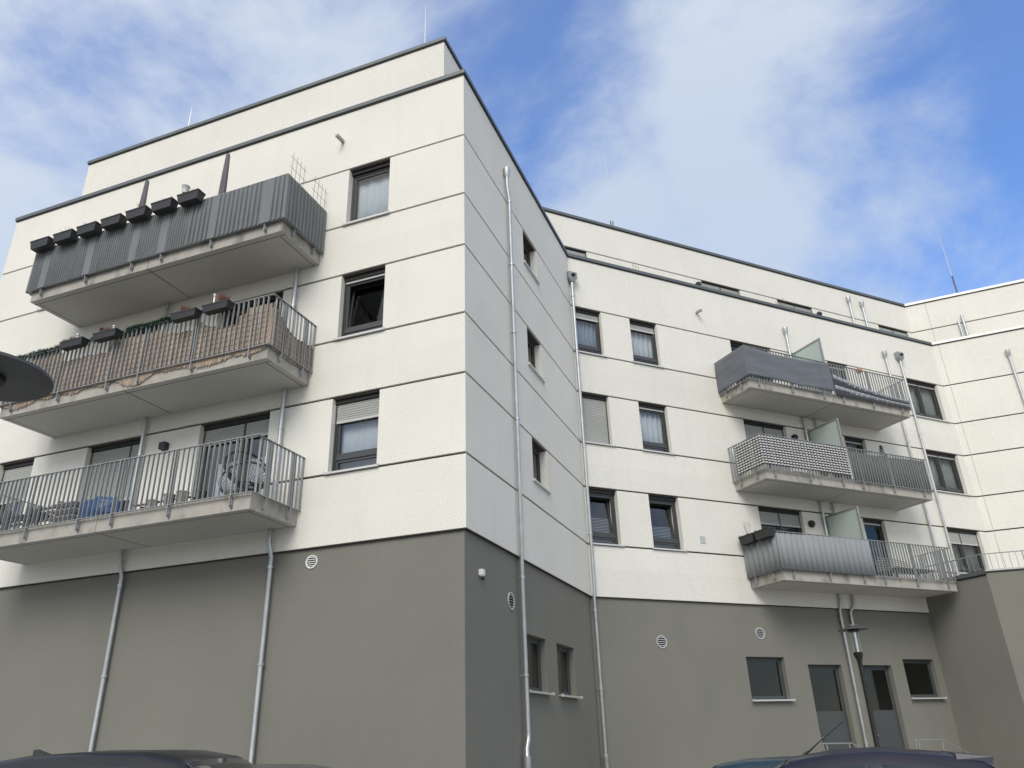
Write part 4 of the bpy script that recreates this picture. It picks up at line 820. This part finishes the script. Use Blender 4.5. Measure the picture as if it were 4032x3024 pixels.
for F, s, n, h, k, lab in ((FC, 9.05, -0.4, 0.5, 3, 'bare bent twigs above the right wing parapet beside the dark roof window'), (FA, -6.35, -0.45, 0.42, 6, 'bare branching shrub above the left wing parapet'), (FC, 3.55, -0.4, 0.2, 3, 'three short plant stubs on the right wing parapet by the trellis'), (FC, 7.55, -0.4, 0.16, 5, 'low dark plants before the wide roof window of the right wing')):
    c = F.p(s, n, zp-0.45); o = thing('terrace_plant', lab, 'plant', c)
    M = MB(); M.lathe([(0.10, -0.02), (0.14, 0.38), (0.15, 0.4), (0.12, 0.4), (0.0005, 0.36)], c, 12); M.build('pot', PLAN, o); twigs((c[0], c[1], zp-0.1), k, h+0.1, 0.22, 'branches', o, r=0.006)
# ------------------------------------------------------------------ street lamps
LMP = mat('lamp_black', (0.012, 0.012, 0.013), 0.35); SHD = mat('lamp_shade_grey', (0.075, 0.078, 0.08), 0.5, var=0.08, vscale=4); GLS = glassmat('lamp_glass', (0.97, 0.98, 0.98), 0.03, 0.0)
def lamp(x, y, zd, r, label):
    o = thing('street_lamp', label, 'street lamp', (x, y, 0), 'disc topped street lamps')
    M = MB(); M.lathe([(0.11, 0.0), (0.11, 0.03), (0.075, 0.05), (0.068, 0.9), (0.052, 1.0), (0.045, zd-0.95), (0.045, zd-0.80)], (x, y, 0), 16); M.build('pole', LMP, o)
    M = MB(); M.lathe([(0.045, zd-0.82), (0.045, zd-0.70), (0.065, zd-0.62), (0.095, zd-0.55), (0.10, zd-0.50), (0.085, zd-0.48), (0.0005, zd-0.48)], (x, y, 0), 18); M.build('cup', LMP, o)
    M = MB(); M.lathe([(0.058, zd-0.478), (0.058, zd-0.02), (0.054, zd-0.02), (0.054, zd-0.478)], (x, y, 0), 18); M.build('glass_cylinder', GLS, o)
    for k in range(3):
        a = 2*math.pi*k/3+0.4; M = MB(); M.tube([(x+0.085*math.cos(a), y+0.085*math.sin(a), zd-0.49), (x+0.085*math.cos(a), y+0.085*math.sin(a), zd+0.005)], 0.007, 6); M.build('support_rod', PIPE, o)
    M = MB(); M.lathe([(0.0005, zd+0.005), (r*0.97, zd-0.012), (r, zd-0.008), (r, zd+0.008), (r*0.3, zd+0.05), (0.12, zd+0.06), (0.11, zd+0.10), (0.0005, zd+0.11)], (x, y, 0), 40); M.build('disc_shade', SHD, o)
    M = MB(); M.lathe([(0.0005, zd-0.06), (0.10, zd-0.058), (0.125, zd-0.03), (0.125, zd-0.002)], (x, y, 0), 18); M.build('lamp_holder', LMP, o)
lamp(1.23, -9.26, 1.90+H, 0.356, 'grey disc lamp seen close from below at the left edge')
lamp(5.99, 7.71, 2.03+H, 0.325, 'black post lamp with flat disc in front of the service doors')
# ------------------------------------------------------------------ entrance landing and handrails
M = MB(); q = [FC.p(5.6, -0.05, 0.013), FC.p(11.6, -0.05, 0.013), FC.p(11.6, 1.35, 0.013), FC.p(5.6, 1.35, 0.013)]; M.hexa(q[::-1], [(x, y, 0.42) for x, y, _ in q[::-1]]); M.build('entrance_landing', CON, None, kind='structure')
for pts, legs, lab in ((((5.72, 1.355), (6.73, 1.335), (6.95, 1.22)), (5.74, 5.86, 6.64), 'galvanised tube handrail left of the service doors behind the blue car'), (((9.03, 1.34), (10.11, 1.325), (11.05, 0.96)), (9.05, 9.17, 10.08), 'galvanised tube handrail with sloping end right of the service doors')):
    o = thing('handrail', lab, 'handrail', FC.p(pts[0][0], 1.2, 0.42), 'handrails at the service doors')
    M = MB(); M.tube([FC.p(a, 1.2, z) for a, z in pts], 0.017, 8); M.build('rail', GALV, o)
    for a in legs: M = MB(); M.tube([FC.p(a, 1.2, 0.42), FC.p(a, 1.2, 1.335)], 0.015, 8); M.build('leg', GALV, o)
# ------------------------------------------------------------------ parked cars
TYRE = mat('tyre', (0.02, 0.02, 0.02), 0.9); RIM = mat('rim', (0.45, 0.45, 0.46), 0.35, 0.8); CGL = mat('car_glass', (0.02, 0.024, 0.026), 0.06, spec=0.8); LGT = mat('headlight', (0.55, 0.57, 0.6), 0.1); RED = mat('tail_light', (0.25, 0.01, 0.01), 0.2); TRM = mat('car_trim', (0.012, 0.012, 0.013), 0.45)
def paint(name, c_):
    m_ = mat(name, c_, 0.45, 0.0, var=0.25, vscale=3, spec=0.3); b = m_.node_tree.nodes['Principled BSDF']; b.inputs['Coat Weight'].default_value = 0.3; b.inputs['Coat Roughness'].default_value = 0.05; return m_
def car(name, x, y, ang, Hh, pnt, label, Ln=4.1, Wd=1.72, roof=((-0.95, 0.0), (0.55, 0.0)), fin=False, mast=False, rails=False, spoiler=False):
    """car along local +x (front), z up; roof crest height Hh"""
    o = thing(name, label, 'car', (x, y, 0.012), 'parked cars'); Rz = Matrix.Rotation(ang, 3, 'Z')
    hl = Ln/2; xr, xf = roof[0][0], roof[1][0]            # rear and front end of the roof panel
    def tr(p): q = Rz @ Vector(p); return (q.x+x, q.y+y, q.z+0.012)
    bz = 0.62*Hh; xs = []
    # top profile: (x, z top, half width top, half width belt)
    prof = [(-hl, 0.50*Hh, 0.72, 0.80), (-hl+0.06, 0.62*Hh, 0.76, 0.84), (-hl+0.18, 0.66*Hh, 0.76, 0.85), (xr-0.36, 0.80*Hh, 0.66, 0.86), (xr-0.10, 0.935*Hh, 0.59, 0.86), (xr+0.15, 0.965*Hh, 0.585, 0.86), (xr+0.55, 0.992*Hh, 0.59, 0.86), ((xr+xf)/2, 1.0*Hh, 0.59, 0.86), (xf-0.35, 0.99*Hh, 0.58, 0.86), (xf, 0.955*Hh, 0.57, 0.86), (xf+0.40, 0.80*Hh, 0.63, 0.86), (xf+0.78, 0.665*Hh, 0.70, 0.855), (hl-0.35, 0.60*Hh, 0.72, 0.83), (hl-0.08, 0.52*Hh, 0.68, 0.76), (hl, 0.40*Hh, 0.60, 0.68)]
    sc_ = Wd/1.72; K = 11
    def lerp(a, b, t): return a+(b-a)*t
    st = []
    for i in range(len(prof)-1):
        for k in range(3): st.append(tuple(lerp(a, b, k/3) for a, b in zip(prof[i], prof[i+1])))
    st.append(prof[-1])
    def section(xx, zt, wt, wb):
        wt *= sc_; wb *= sc_; bl = min(bz, zt-0.02); zl = 0.22
        pts = [(0, zl), (wb*0.9, zl), (wb*0.985, zl+0.12), (wb, zl+(bl-zl)*0.6), (wb*0.985, bl)]
        n = 5
        for k in range(1, n+1):
            t = k/n; e = (1-(1-t)**1.6) if zt-bl > 0.2 else t
            pts.append((lerp(wb*0.985, wt, t), lerp(bl, zt-0.07 if zt-bl > 0.2 else zt-0.025, t)))
        pts += [(wt*0.93, zt-0.03 if zt-bl > 0.2 else zt-0.012), (wt*0.75, zt-0.012 if zt-bl > 0.2 else zt-0.004), (0, zt)]
        return pts
    M = MB(); secs = [section(*q) for q in st]; np_ = len(secs[0])
    for q, se in zip(st, secs):
        for yy, zz in se: M.v.append(tr((q[0], yy, zz)))
        for yy, zz in se: M.v.append(tr((q[0], -yy, zz)))
    for i in range(len(st)-1):
        for j in range(np_-1):
            a = i*2*np_+j; b = a+2*np_; M.f.append((a, b, b+1, a+1)); a2 = a+np_; b2 = b+np_; M.f.append((a2, a2+1, b2+1, b2))
    for i, rev in ((0, False), (len(st)-1, True)):
        a = i*2*np_; ring_ = [a+j for j in range(np_)]+[a+np_+j for j in range(np_-2, 0, -1)]; M.f.append(tuple(ring_ if not rev else ring_[::-1]))
    M.sm = True; M.build('body', pnt, o)
    def surf(xx, t):   # side glass surface between belt and roof edge
        for q0, q1 in zip(st, st[1:]):
            if q0[0] <= xx <= q1[0]:
                u = (xx-q0[0])/(q1[0]-q0[0]+1e-9); q = [lerp(a, b, u) for a, b in zip(q0, q1)]; break
        wt, wb = q[2]*sc_, q[3]*sc_; zt = q[1]; return lerp(wb*0.985, wt, t)+0.006, lerp(min(bz, zt-0.02), zt-0.07, t)
    mid = (xr+xf)/2+0.02
    for sy in (1, -1):
        for a0, a1, b0, b1 in ((xr-0.02, mid-0.05, xr-0.28, mid-0.05), (mid+0.05, xf-0.02, mid+0.05, xf+0.55)):
            M = MB()
            def g(u, v):
                t = 0.06+0.82*v; xx = lerp(lerp(b0, b1, u), lerp(a0, a1, u), v); w_, z_ = surf(xx, t); return tr((xx, sy*w_, z_))
            M.grid(g, 10, 5); M.sm = True; M.build('side_window', CGL, o, solid=0.006)
    for (xa, xb, nm) in ((xf+0.06, xf+0.72, 'windscreen'), (xr-0.42, xr-0.11, 'rear_window')):
        M = MB()
        def g(u, v):
            xx = lerp(xa, xb, u)
            for q0, q1 in zip(st, st[1:]):
                if q0[0] <= xx <= q1[0]:
                    t = (xx-q0[0])/(q1[0]-q0[0]+1e-9); zt, wt = lerp(q0[1], q1[1], t), lerp(q0[2], q1[2], t)*sc_; break
            yy = (v-0.5)*2; return tr((xx+(0.004 if nm == 'windscreen' else -0.004), yy*wt*0.90, zt+0.008-0.028*abs(yy)**3))
        M.grid(g, 8, 10); M.sm = True; M.build(nm, CGL, o, solid=0.006)
    for sx in (-hl+0.72, hl-0.78):
        for sy in (1, -1):
            Mx = Rz @ Matrix(((1, 0, 0), (0, 0, sy), (0, 1, 0))); c_ = Vector(tr((sx, sy*(Wd/2-0.17), 0.30)))
            M = MB(); M.lathe([(0.20, -0.02), (0.28, -0.02), (0.30, 0.02), (0.30, 0.15), (0.28, 0.19), (0.20, 0.19)], c_, 24, Mx); wh = M.build('wheel', TYRE, o)
            M = MB(); M.lathe([(0.0005, 0.17), (0.05, 0.175), (0.19, 0.16), (0.205, 0.185)], c_, 20, Mx); M.build('rim', RIM, wh)
    for sy in (1, -1):
        M = MB(); M.grid(lambda u, v: tr((hl-0.30+0.27*u, sy*(Wd/2*lerp(0.94, 0.80, u)+0.006), 0.46*Hh+0.07*Hh*v)), 4, 2); M.build('headlight', LGT, o, solid=0.012)
        M = MB(); M.grid(lambda u, v: tr((-hl-0.004+0.05*u, sy*(Wd/2*(0.92-0.05*(1-u))), 0.52*Hh+0.10*Hh*v)), 2, 2); M.build('tail_light', RED, o, solid=0.012)
        M = MB(); M.lathe([(0.0005, -0.06), (0.06, -0.05), (0.085, 0), (0.06, 0.06), (0.0005, 0.07)], tr((xf+0.45, sy*(Wd/2+0.09), bz+0.06)), 12); M.build('wing_mirror', pnt, o)
    if fin:
        M = MB(); b_ = [(xr+0.20, -0.03, 0.966*Hh), (xr+0.42, -0.03, 0.978*Hh), (xr+0.42, 0.03, 0.978*Hh), (xr+0.20, 0.03, 0.966*Hh)]; t_ = [(xr+0.18, -0.006, 0.966*Hh+0.085), (xr+0.24, -0.006, 0.966*Hh+0.085), (xr+0.24, 0.006, 0.966*Hh+0.085), (xr+0.18, 0.006, 0.966*Hh+0.085)]
        M.hexa([tr(p) for p in b_], [tr(p) for p in t_]); M.build('antenna_fin', TRM, o)
    if mast:
        M = MB(); M.tube([tr((xf-0.10, 0.0, 0.962*Hh)), tr((xf-0.16, 0, 0.985*Hh)), tr((xf-0.26, 0, 1.035*Hh)), tr((xf-0.52, 0, 1.155*Hh))], [0.016, 0.011, 0.006, 0.004], 6); M.build('antenna', TRM, o)
    if rails:
        for sy in (1, -1): M = MB(); M.tube([tr((xr+0.10, sy*0.555*sc_, 0.952*Hh)), tr((xr+0.22, sy*0.55*sc_, 0.995*Hh)), tr((xf-0.3, sy*0.54*sc_, 1.005*Hh)), tr((xf-0.12, sy*0.535*sc_, 0.965*Hh))], 0.014, 6); M.build('roof_rail', TRM, o)
    if spoiler:
        M = MB(); M.hexa([tr(p) for p in ((xr-0.16, -0.54, 0.895*Hh), (xr+0.10, -0.56, 0.930*Hh), (xr+0.10, 0.56, 0.930*Hh), (xr-0.16, 0.54, 0.895*Hh))], [tr(p) for p in ((xr-0.19, -0.52, 0.938*Hh), (xr+0.10, -0.54, 0.961*Hh), (xr+0.10, 0.54, 0.961*Hh), (xr-0.19, 0.52, 0.938*Hh))]); M.build('spoiler', pnt, o)
    return o
P_BLUE = paint('paint_dark_blue', (0.004, 0.005, 0.018)); P_TEAL = paint('paint_teal', (0.006, 0.025, 0.042)); P_BLK = paint('paint_black', (0.008, 0.008, 0.010)); P_NAVY = paint('paint_navy', (0.005, 0.006, 0.010)); P_GRY = paint('paint_grey', (0.085, 0.084, 0.078))
car('parked_car', 5.42, -3.0, math.pi, 1.485, P_BLUE, 'dark blue hatchback with tilted roof antenna at the lower right', Ln=3.7, roof=((-0.84, 0), (0.62, 0)), mast=True, spoiler=True)
car('parked_car', 4.75, -0.95, math.pi, 1.375, P_TEAL, 'teal blue car mostly hidden behind the dark blue hatchback', roof=((-1.0, 0), (0.9, 0)))
car('parked_car', -0.97, -5.28, R(11), 1.68, P_NAVY, 'navy black estate with shark fin antenna at the lower left corner', Ln=4.5, Wd=1.84, roof=((-1.50, 0), (0.62, 0)), fin=True)
car('parked_car', -1.67, -2.4, 0.0, 1.47, P_GRY, 'stone grey car roof at the foot of the right-hand left wing downpipe', Ln=4.2, roof=((-1.1, 0), (0.6, 0)))

# ------------------------------------------------------------------ behind the viewer: mirrored tree, and garage row added for dark glass reflections
OB = thing('added_garage_row', 'unseen brown brick garage row added behind the viewer to darken glass reflections', 'building', (2, -46, 0)); BRK = mat('added_brown_brick', (0.13, 0.085, 0.065), 0.9, var=0.2, vscale=9)
M = MB(); M.box(-40, 44, -56, -46, 0, 8.5); M.build('wall', BRK, OB); M = MB(); M.box(-40.4, 44.4, -56.4, -45.6, 8.501, 8.8); M.build('roof', COP, OB)
for k in range(12): M = MB(); M.box(-36+k*6.6, -33.4+k*6.6, -46.06, -45.99, 0.01, 2.5); M.build('added_garage_door', DOOR, OB)
TL = mat('tree_leaf', (0.06, 0.09, 0.025), 0.8, var=0.4, vscale=2)
tree = thing('birch_tree', 'green tree across the car park behind the viewer, mirrored in the left service door', 'tree', (17.5, -24, 0))
M = MB(); M.tube([(17.5, -24, 0), (17.6, -24, 2.2), (17.5, -24.1, 4.5), (17.6, -24, 7)], [0.2, 0.16, 0.11, 0.04], 10); M.build('trunk', TREE_B, tree)
M = MB()
for _ in range(5000):
    a, b = random.uniform(0, 2*math.pi), random.uniform(-1, 1); r_ = 2.6*random.random()**0.4*(0.8+0.2*math.sin(3*a+4*b)); q = math.sqrt(1-b*b); p = Vector((17.5+r_*q*math.cos(a), -24+r_*q*math.sin(a), 5.3+1.2*r_*b)); d = Vector((random.uniform(-1, 1), random.uniform(-1, 1), random.uniform(-1, 1)))*0.14; e_ = d.cross(Vector((random.random(), 0.4, 0.7))).normalized()*0.08
    M.add([p-d, p+e_, p+d, p-e_], [(0, 1, 2, 3)])
M.build('crown', TL, tree)
